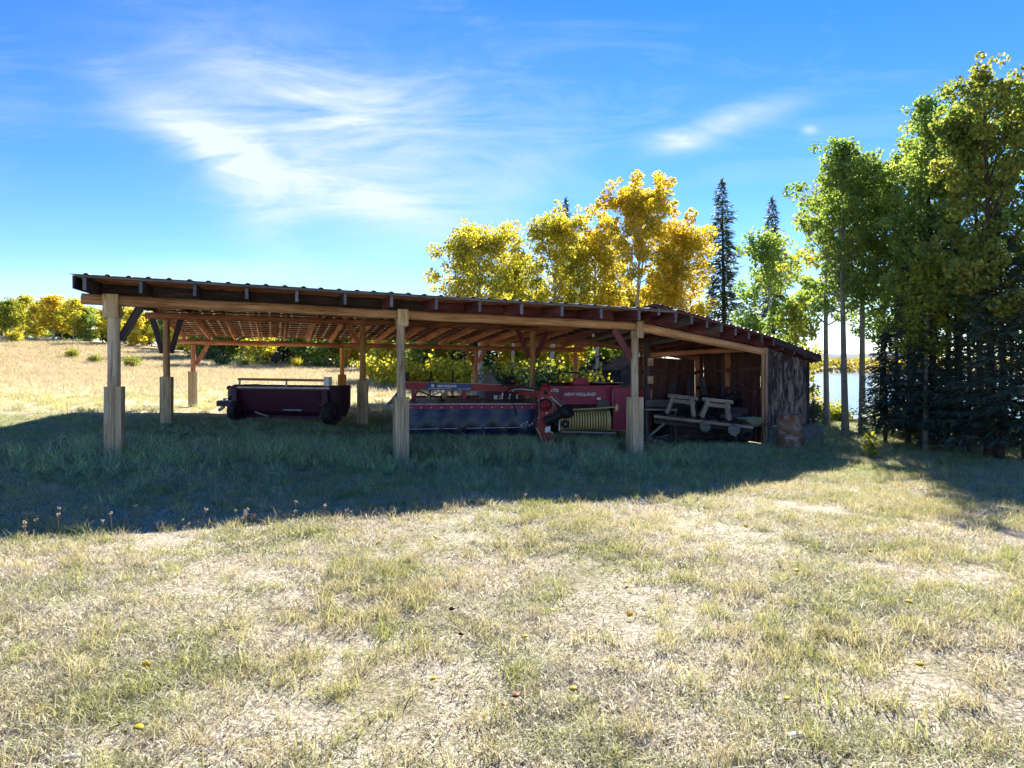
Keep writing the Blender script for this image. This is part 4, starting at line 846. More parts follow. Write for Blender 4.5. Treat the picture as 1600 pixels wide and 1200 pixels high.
def trailer():
    p = at(421, 95); g = gz(p.x, p.y); t = thing('parked_trailer', 'dark blue parked trailer far off at the edge of the field', 'trailer', (p.x, p.y, g), R(5))
    part('box', MB().prism([(-1.2, -1, .55), (1.2, -1, .55), (1.2, -1, 1.75), (.9, -1, 1.95), (-.9, -1, 1.95), (-1.2, -1, 1.75)], (0, 2, 0)), m_navy, t, True)
    part('window', MB().box(-.6, .5, -1.02, -1.004, 1.25, 1.65), m_black, t, True); part('bumper', MB().box(-1.15, 1.15, -1.12, -1.003, .5, .62), m_black, t, True)
    for x in (-1.0, 1.0): wheel(t, (x, -.4, .33), .34, .22)
trailer()

# ------------------------------------------------------------------ trees
def quads(me, P, rng, size, aspect=0.8, up=0.25, jit=0.35):
    n = len(P); a = rng.normal(size=(n, 3)); a /= np.linalg.norm(a, axis=1)[:, None]
    b = rng.normal(size=(n, 3)); b[:, 2] += up; b -= a*(a*b).sum(1)[:, None]; b /= np.linalg.norm(b, axis=1)[:, None]
    s = size*(1+jit*rng.uniform(-1, 1, n))[:, None]
    co = np.stack([P-a*s*.55, P-b*s*.5*aspect-a*s*.05, P+a*s*.55, P+b*s*.5*aspect-a*s*.05], 1).reshape(-1, 3)
    fast_mesh(me, co, np.arange(4*n).reshape(n, 4))
def aspen_meshes(seed, h, cr, base, nleaf, lsize, bend=0.03, trunk_r=None, nlimb=20, narrow=1.0, clump=0.55, topround=1.0, low=0.0, spread=22):
    rng = np.random.default_rng(seed); rs = random.Random(seed); mb = MB(); tr = trunk_r or h*0.013
    n = 11; ph = rs.uniform(0, 6); bd = rs.uniform(0, 6)
    tp = [V3(bend*h*math.sin(k/n*2.2+ph)*(k/n)*math.cos(bd), bend*h*math.sin(k/n*2.2+ph)*(k/n)*math.sin(bd), -0.15+(h*.96+.15)*k/(n-1)) for k in range(n)]
    mb.tube(tp, [tr*(1.25 if k == 0 else 1.0)*(1-0.9*k/(n-1))+.008 for k in range(n)], 9, wob=.06)
    cl = []
    for i in range(nlimb):
        f = base+(0.97-base)*((i+rs.random()*.8)/nlimb); z = f*h; k = min(int(f*(n-1)), n-2); p0 = tp[k].lerp(tp[k+1], f*(n-1)-k)
        q = (f-base)/(1-base); prof = (math.sin(math.pi*min(1, (q*.82+.16)))**0.7)*(1 if q < .6 else 1-.35*topround*((q-.6)/.4))
        ln = cr*prof*rs.uniform(.65, 1.1)*narrow; az = i*2.4+rs.uniform(-.5, .5); el = R(rs.uniform(12, 48)+spread*q)
        d = V3(math.cos(az)*math.cos(el), math.sin(az)*math.cos(el), math.sin(el)); p1 = p0+d*ln*.5+V3(0, 0, .05*ln); p2 = p0+d*ln+V3(0, 0, .18*ln-.05)
        r0 = max(.012, tr*.42*(1-.7*f)); mb.tube([p0, p1, p2], [r0, r0*.6, r0*.2], 5, caps=False)
        for tq in (.45, .7, 1.0):
            c = p0.lerp(p1, tq*2) if tq < .5 else p1.lerp(p2, tq*2-1)
            cl.append((c, clump*(.7+.5*rs.random())*(1.0 if tq > .5 else .7), (1.0 if tq > .5 else .3)*(1-.6*q*q)))
        for j in range(3):                               # twigs
            b0 = p0.lerp(p2, rs.uniform(.35, .9)); dv = V3(rs.gauss(0, 1), rs.gauss(0, 1), rs.uniform(.2, 1.2)).normalized()*cr*rs.uniform(.22, .42)
            mb.tube([b0, b0+dv*.5+V3(0, 0, .04), b0+dv], [r0*.35, r0*.22, .003], 4, caps=False); cl.append((b0+dv, clump*.7*(.6+.6*rs.random()), .8*(1-.5*q*q)))
    cl.append((V3(*tp[-1]), clump*.8, 1.0))
    w = np.array([c[1]**2*c[2] for c in cl]); w /= w.sum(); idx = rng.choice(len(cl), nleaf, p=w)
    cen = np.array([tuple(c[0]) for c in cl])[idx]; rad = np.array([c[1] for c in cl])[idx]
    dirs = rng.normal(size=(nleaf, 3)); dirs /= np.linalg.norm(dirs, axis=1)[:, None]
    P = cen+dirs*(rad*np.cbrt(rng.uniform(0.05, 1, nleaf)))[:, None]*np.array([1, 1, .8])
    P = P[P[:, 2] > max(low, .05)]
    me = bpy.data.meshes.new('crown'); quads(me, P, rng, lsize); return mb.mesh('trunk'), me
def spruce_meshes(seed, h, r, base=0.06, nbr=230, spray=9, ssize=0.30, ragged=0.3, power=0.85):
    rs = random.Random(seed); mb = MB()
    mb.tube([(0, 0, -.15), (0.01*h, 0, h*.4), (0, .005*h, h)], [h*.013+.02, h*.009+.01, .008], 8, wob=.05)
    co = []; lump = [rs.uniform(0, 6.28) for _ in range(6)]
    for i in range(nbr):
        f = base+(1-base)*((i+rs.random())/nbr)**1.08; z = f*h; az = i*2.39996+rs.uniform(-.5, .5)
        lo = 1+ragged*.5*(math.sin(z*2.3+lump[0]+az)+.6*math.sin(z*5.1+lump[1]-2*az))
        ln = (r*(1-f)**power*rs.uniform(.72, 1.1)*max(.35, lo)+.05); dr = rs.uniform(.10, .45)*(1-.75*f)
        d = V3(math.cos(az), math.sin(az), 0); e0 = V3(0, 0, z); p = [e0, e0+d*ln*.55+V3(0, 0, -dr*ln*.6), e0+d*ln+V3(0, 0, -dr*ln*.7+.02)]
        mb.tube(p, [.006+.006*ln, .004+.003*ln, .002], 4, caps=False); sd = V3(-d.y, d.x, 0); m = max(3, int(spray*(.35+.65*ln/max(r, .1))))
        for j in range(m):
            q = (j+rs.random())/m*.9+.1; c = p[0].lerp(p[1], q*2) if q < .5 else p[1].lerp(p[2], q*2-1); wd = ssize*(1.1-.5*q)*rs.uniform(.6, 1.3)*(.5+.5*min(1, ln))
            for sg in (-1, 1):
                t = (sd*(sg*rs.uniform(.5, 1.0))+d*rs.uniform(.3, .9)+V3(0, 0, rs.uniform(-.75, .12))).normalized(); nn = t.cross(V3(rs.gauss(0, .5), rs.gauss(0, .5), 1)).normalized(); wv = nn*wd*rs.uniform(.07, .13)
                co += [c, c+t*wd*.45-wv, c+t*wd, c+t*wd*.45+wv]
        wd = ssize*.8*(.5+.5*min(1, ln)); co += [p[2]-d*wd*.3, p[2]+sd*wd*.18, p[2]+d*wd*.6, p[2]-sd*wd*.18]
    for k in range(10):
        a = k*.7; t = V3(math.cos(a)*.35, math.sin(a)*.35, 1); c = V3(0, 0, h-.03-.05*k); wd = ssize*.6; n2 = V3(-math.sin(a), math.cos(a), 0)*wd*.15; co += [c, c+t*wd*.5-n2, c+t*wd, c+t*wd*.5+n2]
    co = np.array([tuple(v) for v in co]); me = bpy.data.meshes.new('crown'); fast_mesh(me, co, np.arange(len(co)).reshape(-1, 4)); return mb.mesh('trunk'), me
def place_tree(name, label, meshes, mats, loc, cat='tree', group=None, scale=1.0, rotz=0.0, names=('trunk', 'crown')):
    t = thing(name, label, cat, loc, rotz, group); t.scale = (scale,)*3 if not isinstance(scale, tuple) else scale
    for nm, me, m in zip(names, meshes, mats):
        o = link(bpy.data.objects.new(nm, me)); o.parent = t
        if not me.materials: me.materials.append(m)
        if me.materials[0] is not m: o.material_slots[0].link = 'OBJECT'; o.material_slots[0].material = m
    return t
def tree_at(px, d, z=None):
    p = at(px, d); return (p.x, p.y, gz(p.x, p.y) if z is None else z)
# tall mixed stand on the right
def H(py, d, g=-0.3): return 1.6+(573-py)*d/F-g
near = [ # px, d, top y, crown r, base frac, leaves, mat, bark, label
 (1321, 19.8, 208, 1.55, .42, 8500, 'green', m_bark, 'tall green aspen with bare lower trunk just right of the lean-to'),
 (1347, 20.8, 232, 1.35, .46, 6500, 'green', m_bark, 'slimmer green aspen beside the tall aspen right of the lean-to'),
 (1402, 19.5, 300, 1.0, .38, 3500, 'green', m_bark, 'slender green aspen at the left edge of the spruce clump'),
 (1458, 17.8, 140, 1.6, .34, 9000, 'fresh', m_dbark, 'tall green aspen rising from the middle of the spruce clump'),
 (1446, 16.8, 395, .75, .50, 2600, 'yellow_green', m_bark, 'small bright lime aspen in front of the dark spruces'),
 (1546, 15.2, 92, 1.75, .30, 11000, 'olive', m_dbark, 'tallest aspen with brownish crown near the right edge'),
 (1500, 17.2, 165, 1.4, .36, 6500, 'fresh', m_dbark, 'green aspen between the two tallest crowns on the right'),
 (1292, 23.5, 262, 1.5, .40, 5500, 'yellow_green', m_bark, 'green aspen standing behind the tall aspen right of the lean-to'),
 (1378, 21.5, 262, 1.4, .30, 6000, 'green', m_bark, 'green aspen filling the gap left of the spruce clump'),
 (1428, 20.5, 205, 1.5, .30, 7000, 'green', m_dbark, 'green aspen behind the left part of the spruce clump'),
 (1530, 18.5, 150, 1.6, .28, 7000, 'green', m_dbark, 'green aspen behind the tallest aspen near the right edge'),
 (1606, 15.4, 110, 1.6, .28, 8500, 'fresh', m_dbark, 'leafy aspen cut by the right picture edge'),
]
for i, (px, d, ty, cr, bf, nl, mk, bk, lab) in enumerate(near):
    loc = tree_at(px, d); h = H(ty, d, loc[2])
    place_tree('aspen_tree', lab, aspen_meshes(100+i, h, cr, bf, int(nl*1.35), .085, trunk_r=.095 if cr > 1.2 else .06, nlimb=34, clump=.27, bend=.02, spread=30), (bk, ml[mk]), loc)
spr = [(1383, 18.6, 520, .95, 'small dark spruce at the left edge of the spruce clump'), (1418, 18.2, 410, 1.15, 'dark spruce second from the left in the clump'),
       (1440, 17.0, 430, 1.15, 'dense dark spruce in front of the clump with low branches'), (1478, 17.6, 330, 1.25, 'taller dark spruce in the middle of the clump'),
       (1512, 16.2, 420, 1.2, 'dark spruce right of the middle of the clump'), (1563, 15.0, 330, 1.35, 'large dark spruce near the right edge'), (1602, 14.6, 400, 1.3, 'dark spruce cut by the right picture edge')]
for i, (px, d, ty, r, lab) in enumerate(spr):
    loc = tree_at(px, d); h = H(ty, d, loc[2])
    place_tree('spruce_tree', lab, spruce_meshes(200+i, h, r, .10 if i % 2 else .16, int(50+h*24), 17, .34, .55), (m_dbark, ml['spruce']), loc)
# aspen and spruces behind the lean-to, out on the point
def place_bg(px, d, ty, cr, bf, nl, ls, mk, bk, lab, seed, **kw):
    loc = tree_at(px, d); h = H(ty, d, loc[2]); place_tree('aspen_tree', lab, aspen_meshes(seed, h, cr, bf, nl, ls, **kw), (bk, ml[mk]), loc)
place_bg(1203, 29, 362, 2.0, .20, 9500, .12, 'fresh', m_white_bark, 'bright light green young aspen behind the lean-to roof', 301, clump=.5)
place_bg(1247, 27, 470, 1.0, .2, 2500, .12, 'yellow_green', m_bark, 'small yellow-green aspen over the right eave of the lean-to', 302, clump=.4)
for i, (px, d, ty, r, lab) in enumerate(((1128, 46, 284, 2.5, 'lone narrow spruce standing against the sky right of the golden aspens'), (1206, 48, 312, 2.0, 'spruce top poking above the young aspen behind the lean-to'),
                                        (884, 58, 312, 1.6, 'spruce tip showing between the two golden aspen crowns'), (806, 60, 368, 1.6, 'spruce tip showing left of the second golden aspen'),
                                        (1018, 50, 420, 1.5, 'dark spruce behind the trunks of the biggest golden aspen'))):
    loc = tree_at(px, d); h = H(ty, d, loc[2])
    place_tree('spruce_tree', lab, spruce_meshes(330+i, h, r, .16 if i == 0 else .1, 250, 15, .70, .7, .8), (m_dbark, ml['spruce']), loc)
# golden aspens behind the shed
gold = [(750, 40, 378, 3.3, .42, 10000, 'yellow', 'yellow aspen with leaning open crown, leftmost above the roof'), (862, 42, 348, 3.1, .36, 11000, 'yellow', 'yellow aspen with rounded crown, second from left above the roof'),
        (998, 40, 312, 4.3, .40, 18000, 'gold', 'biggest golden orange aspen above the shed roof'), (1066, 41, 360, 2.6, .42, 7000, 'gold', 'golden aspen at the right shoulder of the biggest one'),
        (935, 44, 375, 2.3, .45, 6000, 'yellow', 'yellow aspen filling the gap left of the biggest golden one'), (800, 46, 415, 1.9, .4, 4500, 'yellow_green', 'shorter green-yellow aspen between the two leftmost yellow crowns')]
for i, (px, d, ty, cr, bf, nl, mk, lab) in enumerate(gold):
    loc = tree_at(px, d); h = H(ty, d, loc[2])
    place_tree('aspen_tree', lab, aspen_meshes(400+i, h, cr, bf, int(nl*2.0), .125, nlimb=46, clump=.5, bend=.04, trunk_r=.15, topround=.75), (m_white_bark, ml[mk]), loc)
# wood behind the shed, seen under the roof, and the tree line across the field
VAR = []
for i in range(5): VAR.append(aspen_meshes(500+i, 8.0, 2.2, .20 if i < 3 else .05, 3000, .27, nlimb=20, clump=.85, trunk_r=.10))
SVAR = [spruce_meshes(540+i, 8.0, 1.6, .06, 150, 10, .75, .3) for i in range(2)]
rr = random.Random(77)
rows = []
for i in range(24):                                       # under-roof belt, x 600..1010
    px = 600+i*17.5+rr.uniform(-8, 8); d = rr.uniform(48, 62); k = rr.choice(['yellow', 'yellow_green', 'green', 'green', 'yellow', 'gold', 'spruce'])
    rows.append((px, d, rr.uniform(5.5, 7.5) if px > 705 else rr.uniform(4.3, 5.0), k, 'behind'))
for i in range(26):                                       # x 300..620 green wood edge
    px = 300+i*13+rr.uniform(-6, 6); d = rr.uniform(92, 108); k = rr.choice(['green', 'yellow_green', 'green', 'yellow_green', 'green', 'yellow', 'spruce'])
    rows.append((px, d, rr.uniform(7.0, 9.0), k, 'edge'))
for i in range(31):                                       # field tree line
    px = -150+i*15.5+rr.uniform(-5, 5); d = rr.uniform(104, 116); k = ['gold', 'yellow_green', 'yellow', 'green', 'yellow_green', 'yellow', 'yellow', 'green'][(i+1) % 8] if i < 27 else rr.choice(['green', 'yellow'])
    rows.append((px, d, rr.uniform(5.0, 6.8), k, 'line'))
for i in range(27):
    px = -50+i*26+rr.uniform(-9, 9); rows.append((px, rr.uniform(124, 132), rr.uniform(5.0, 7.0) if px < 330 else rr.uniform(7, 9), rr.choice(['green', 'yellow_green', 'dark', 'spruce']), 'rear'))
cn_ = {}
WHERE = {'behind': 'in the wood just behind the shed', 'edge': 'at the wood edge seen below the rear beam', 'line': 'in the tree line across the left field', 'rear': 'in the rear rank beyond the far field'}
KW = {'yellow': 'yellow aspen', 'gold': 'golden aspen', 'yellow_green': 'lime-green aspen', 'green': 'green aspen', 'dark': 'dark green tree', 'olive': 'olive aspen', 'spruce': 'dark spruce'}
rows.sort(key=lambda r: (r[4], r[0]))
for i, (px, d, h, k, wh) in enumerate(rows):
    n = cn_.get((k, wh), 0); cn_[(k, wh)] = n+1; lab = '%s %s from left %s' % (ORD[n], KW[k], WHERE[wh]); loc = tree_at(px, d)
    ms = SVAR[i % 2] if k == 'spruce' else (VAR[3+i % 2] if wh in ('rear', 'edge') else VAR[i % 5])
    s = h/8.0; wdt = s*rr.uniform(1.1, 1.5)
    place_tree('spruce_tree' if k == 'spruce' else 'aspen_tree', lab, ms, (m_dbark if k == 'spruce' else m_white_bark, ml[k]), loc, 'tree', WHERE[wh].replace('in the ', '').replace('at the ', ''), (wdt, wdt, s), rr.uniform(0, 6))
# shrubs: rounded low crowns on a few stems
def shrub_meshes(seed, r, h, nl, ls):
    rng = np.random.default_rng(seed); rs = random.Random(seed); mb = MB(); cl = []
    for k in range(9):
        az = rs.uniform(0, 6.3); q = V3(math.cos(az)*r*rs.uniform(.2, .8), math.sin(az)*r*rs.uniform(.2, .8), h*rs.uniform(.45, .85)); mb.tube([(0, 0, -.05), q*.5+V3(0, 0, .1), q], [.018, .012, .004], 5, caps=False); cl.append(q); cl.append(q*.6)
    idx = rng.integers(0, len(cl), nl); P = np.array([tuple(c) for c in cl])[idx]+rng.normal(size=(nl, 3))*np.array([r*.26, r*.26, h*.20]); P = P[P[:, 2] > .02]
    me = bpy.data.meshes.new('crown'); quads(me, P, rng, ls); return mb.mesh('stems'), me
SH = [shrub_meshes(600+i, 1.0, 1.1, 1300, .14) for i in range(4)]
sh = [(615, 46, 1.5, 'yellow'), (640, 44, 1.3, 'gold'), (690, 44, 1.5, 'yellow'), (720, 43, 1.6, 'yellow'), (752, 45, 1.5, 'yellow_green'), (770, 38, 1.2, 'dark'), (812, 38, 1.5, 'yellow'), (850, 37, 1.5, 'dark'), (872, 40, 1.7, 'yellow_green'), (905, 36, 1.3, 'yellow'), (960, 46, 1.6, 'yellow'), (985, 48, 1.9, 'green'),
      (1020, 46, 1.6, 'yellow'), (655, 50, 1.9, 'green'), (585, 54, 1.5, 'yellow')]
fs_ = [(112, 80, .9, 'olive'), (148, 76, .8, 'olive'), (205, 74, .9, 'olive'), (20, 95, 1.2, 'yellow'), (350, 84, 1.1, 'dark'), (385, 86, 1.0, 'olive'), (330, 92, 1.3, 'dark'), (465, 90, 1.0, 'yellow'), (500, 92, 1.1, 'green'), (535, 92, 1.3, 'green')]
us_ = [(-30+i*24+(i*37 % 11)-5, 112+(i*53 % 9), 1.5+.08*(i*29 % 7), ('dark', 'green', 'dark', 'olive')[i % 4]) for i in range(15)]
bank = [(1275, 25.5, .55, 'dark'), (1292, 26.5, .6, 'olive'), (1310, 25.5, .5, 'yellow_green'), (1365, 21.5, .6, 'dark'), (1400, 20.5, .6, 'olive'), (1432, 19.5, .6, 'dark'), (1480, 18.8, .7, 'dark'), (1525, 18.0, .7, 'dark'), (1585, 17.0, .7, 'dark')]
for grp, wh, lst in (('shrubs behind the shed', 'behind the shed', sh), ('shrubs in the left field', 'at the far side of the left field', fs_), ('understory of the field tree line', 'under the tree line across the left field', us_), ('undergrowth on the lake bank', 'in the undergrowth on the lake bank', bank)):
    cn_ = {}
    for i, (px, d, s, k) in enumerate(sorted(lst)):
        n = cn_.get(k, 0); cn_[k] = n+1; kw = {'yellow': 'yellow shrub', 'gold': 'golden shrub', 'yellow_green': 'lime shrub', 'dark': 'dark green shrub', 'olive': 'olive shrub', 'green': 'green shrub'}[k]
        place_tree('shrub', '%s %s from left %s' % (ORD[n], kw, wh), SH[i % 4], (m_dbark, ml[k]), tree_at(px, d), 'shrub', grp, (s, s, s*1.05), rr.uniform(0, 6), ('stems', 'crown'))
# sapling in the lawn, seedling spruce on the bank
loc = tree_at(1358, 15.6); place_tree('sapling', 'pale green leafy sapling standing alone in the lawn right of the lean-to', shrub_meshes(650, .17, .58, 240, .07), (m_bark, ml['yellow_green']), loc, 'sapling', names=('stems', 'crown'))
for px, d, hh, lab in ((1270, 24.5, 1.3, 'thin young spruce just right of the lean-to wall against the lake'), (1368, 21.8, 1.7, 'young spruce between the two aspen trunks and the dark clump')):
    loc = tree_at(px, d); place_tree('young_spruce', lab, spruce_meshes(int(px), hh, .45, .04, 80, 8, .17, .4), (m_dbark, ml['spruce']), loc)

# far shore wood across the lake
def far_wood():
    rng = np.random.default_rng(5); P = []
    n = 5200; X = rng.uniform(180, 640, n); Y = rng.uniform(622, 690, n); z = ground_z(X, Y)+rng.uniform(0, 1, n)**1.2*7.0
    me = bpy.data.meshes.new('far_wood'); quads(me, np.stack([X, Y, z], 1), rng, 3.2)
    M = leafmat('far_shore_leaf', [(0, (0.10, 0.13, 0.06)), (0.5, (0.28, 0.26, 0.06)), (1, (0.44, 0.38, 0.07))], .4, .02, .8)
    setting('far_wood', me, M, 'stuff')
far_wood()

# ------------------------------------------------------------------ grass
def tuft(name, seed, n, rad, hmin, hmax, w, lean, mat, heads=0):
    rs = random.Random(seed); vs = []; fs = []
    for i in range(n):
        a = rs.uniform(0, 6.283); r = rad*math.sqrt(rs.random()); x, y = r*math.cos(a), r*math.sin(a); h = rs.uniform(hmin, hmax); b = rs.uniform(0, 6.283); l = h*rs.uniform(lean[0], lean[1]); c = rs.uniform(0, 6.283)
        dx, dy = math.cos(b)*l, math.sin(b)*l; wx, wy = math.cos(c)*w/2, math.sin(c)*w/2; o = len(vs)
        hz = h*(1-.35*min(1, l/h))
        vs += [(x-wx, y-wy, -.005), (x+wx, y+wy, -.005), (x+dx*.35+wx*.8, y+dy*.35+wy*.8, hz*.6), (x+dx*.35-wx*.8, y+dy*.35-wy*.8, hz*.6), (x+dx, y+dy, hz)]
        fs += [(o, o+1, o+2, o+3), (o+3, o+2, o+4)]
    me = bpy.data.meshes.new(name); me.from_pydata(vs, [], fs); me.materials.append(mat); return bpy.data.objects.new(name, me)
def grassmat(name, dry, green, lo, hi, nscale=0.9, trans=0.35, fade=None):
    M = Mat(name, 0.7, 0.2); p = M.pos(); o = M.objrand(); isl = M.island()
    f = M.math('ADD', M.math('MULTIPLY', M.noise(p, nscale, 4, .6, .3), .75), M.math('MULTIPLY', o, .25))
    c = M.mix(M.fr(f, lo, hi), M.ramp(isl, [(i/(len(dry)-1), q) for i, q in enumerate(dry)]), M.ramp(isl, [(i/(len(green)-1), q) for i, q in enumerate(green)]))
    c = hsv_vary(M, c, o, .75, 1.2); M.col(c); tr = M.n('ShaderNodeBsdfTranslucent'); ms = M.n('ShaderNodeMixShader'); ms.inputs[0].default_value = trans
    M.L.new(c, tr.inputs['Color']); M.L.new(M.b.outputs[0], ms.inputs[1]); M.L.new(tr.outputs[0], ms.inputs[2]); M.L.new(ms.outputs[0], M.N['Material Output'].inputs[0]); return M.m
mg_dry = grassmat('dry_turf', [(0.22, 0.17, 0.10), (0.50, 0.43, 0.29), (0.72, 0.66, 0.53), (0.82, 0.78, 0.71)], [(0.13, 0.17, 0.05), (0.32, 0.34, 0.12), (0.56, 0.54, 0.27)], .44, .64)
mg_green = grassmat('shade_grass', [(0.24, 0.22, 0.10), (0.48, 0.46, 0.24), (0.70, 0.66, 0.44)], [(0.13, 0.20, 0.05), (0.32, 0.40, 0.12), (0.54, 0.58, 0.24)], .42, .56)  # colours raised to stand in for fill light in the shed's shade
mg_tall = grassmat('tall_shade_grass', [(0.24, 0.27, 0.12), (0.50, 0.50, 0.30), (0.72, 0.70, 0.50)], [(0.10, 0.20, 0.05), (0.30, 0.46, 0.14), (0.48, 0.62, 0.24), (0.76, 0.80, 0.46)], .42, .58, 1.2)  # blade colours likewise raised to lift the shade
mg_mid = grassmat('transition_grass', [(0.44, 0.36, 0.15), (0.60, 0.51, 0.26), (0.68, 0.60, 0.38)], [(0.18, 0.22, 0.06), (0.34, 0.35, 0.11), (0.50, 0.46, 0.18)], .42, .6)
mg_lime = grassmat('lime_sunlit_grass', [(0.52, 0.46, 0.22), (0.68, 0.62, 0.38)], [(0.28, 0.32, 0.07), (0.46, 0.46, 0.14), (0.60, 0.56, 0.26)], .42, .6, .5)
mg_field = grassmat('field_grass', [(0.46, 0.35, 0.20), (0.60, 0.49, 0.30), (0.70, 0.60, 0.41)], [(0.40, 0.34, 0.16), (0.56, 0.49, 0.26)], .48, .62, .12)
def scatter(name, P, scl, tufts, seed):
    rng = np.random.default_rng(seed); me = bpy.data.meshes.new(name); me.vertices.add(len(P)); me.vertices.foreach_set('co', np.ascontiguousarray(P, np.float32).ravel())
    a = me.attributes.new('scl', 'FLOAT', 'POINT'); a.data.foreach_set('value', np.asarray(scl, np.float32))
    b = me.attributes.new('rot', 'FLOAT_VECTOR', 'POINT'); rv = np.zeros((len(P), 3), np.float32); rv[:, 2] = rng.uniform(0, 6.283, len(P)); rv[:, :2] = rng.normal(0, .10, (len(P), 2)); b.data.foreach_set('vector', rv.ravel())
    ob = link(bpy.data.objects.new(name, me)); ob['kind'] = 'stuff'
    cc = bpy.data.collections.new(name+'_tufts')
    for t in tufts: cc.objects.link(t)
    ng = bpy.data.node_groups.new(name, 'GeometryNodeTree'); ng.interface.new_socket('Geometry', in_out='INPUT', socket_type='NodeSocketGeometry'); ng.interface.new_socket('Geometry', in_out='OUTPUT', socket_type='NodeSocketGeometry')
    N, L = ng.nodes, ng.links; gi = N.new('NodeGroupInput'); go = N.new('NodeGroupOutput'); ip = N.new('GeometryNodeInstanceOnPoints'); ci = N.new('GeometryNodeCollectionInfo')
    ci.inputs['Collection'].default_value = cc; ci.inputs['Separate Children'].default_value = True; ci.inputs['Reset Children'].default_value = True
    n1 = N.new('GeometryNodeInputNamedAttribute'); n1.data_type = 'FLOAT'; n1.inputs['Name'].default_value = 'scl'
    n2 = N.new('GeometryNodeInputNamedAttribute'); n2.data_type = 'FLOAT_VECTOR'; n2.inputs['Name'].default_value = 'rot'
    L.new(gi.outputs[0], ip.inputs['Points']); L.new(ci.outputs[0], ip.inputs['Instance']); ip.inputs['Pick Instance'].default_value = True
    L.new(n2.outputs[0], ip.inputs['Rotation']); L.new(n1.outputs[0], ip.inputs['Scale']); L.new(ip.outputs[0], go.inputs[0])
    md = ob.modifiers.new('scatter', 'NODES'); md.node_group = ng; return ob
def wedge(rng, n, d0, d1, power=1.0, margin=1.25):
    """random points on the ground between two distances from the viewer's standing place"""
    d = (d0**(2*power)+(d1**(2*power)-d0**(2*power))*rng.uniform(0, 1, n))**(1/(2*power)); x = rng.uniform(-1, 1, n)*(800/F*margin*d+.6); return x, d
def pnoise(x, y, s, seed):
    r = np.random.default_rng(seed); out = np.zeros_like(x)
    for k in range(5):
        a = r.uniform(0, 6.28); f = s*(.6+.5*k); out += np.sin((x*math.cos(a)+y*math.sin(a))*f+r.uniform(0, 6.28))
    return out/5
def front_dist(x, y): return (y-PL.y-.29*(x-PL.x))*.96                # metres behind the shed's front post line
def pts(x, y): return np.stack([x, y, ground_z(x, y)], 1)
def clear_posts(x, y, r=.45):
    k = np.ones(len(x), bool)
    for s_ in (0, .5, 1.0):
        p = S(s_, 0); k &= ~((np.abs(x-p.x) < .30) & (y < p.y+.1) & (y > p.y-.2-r))
    return k
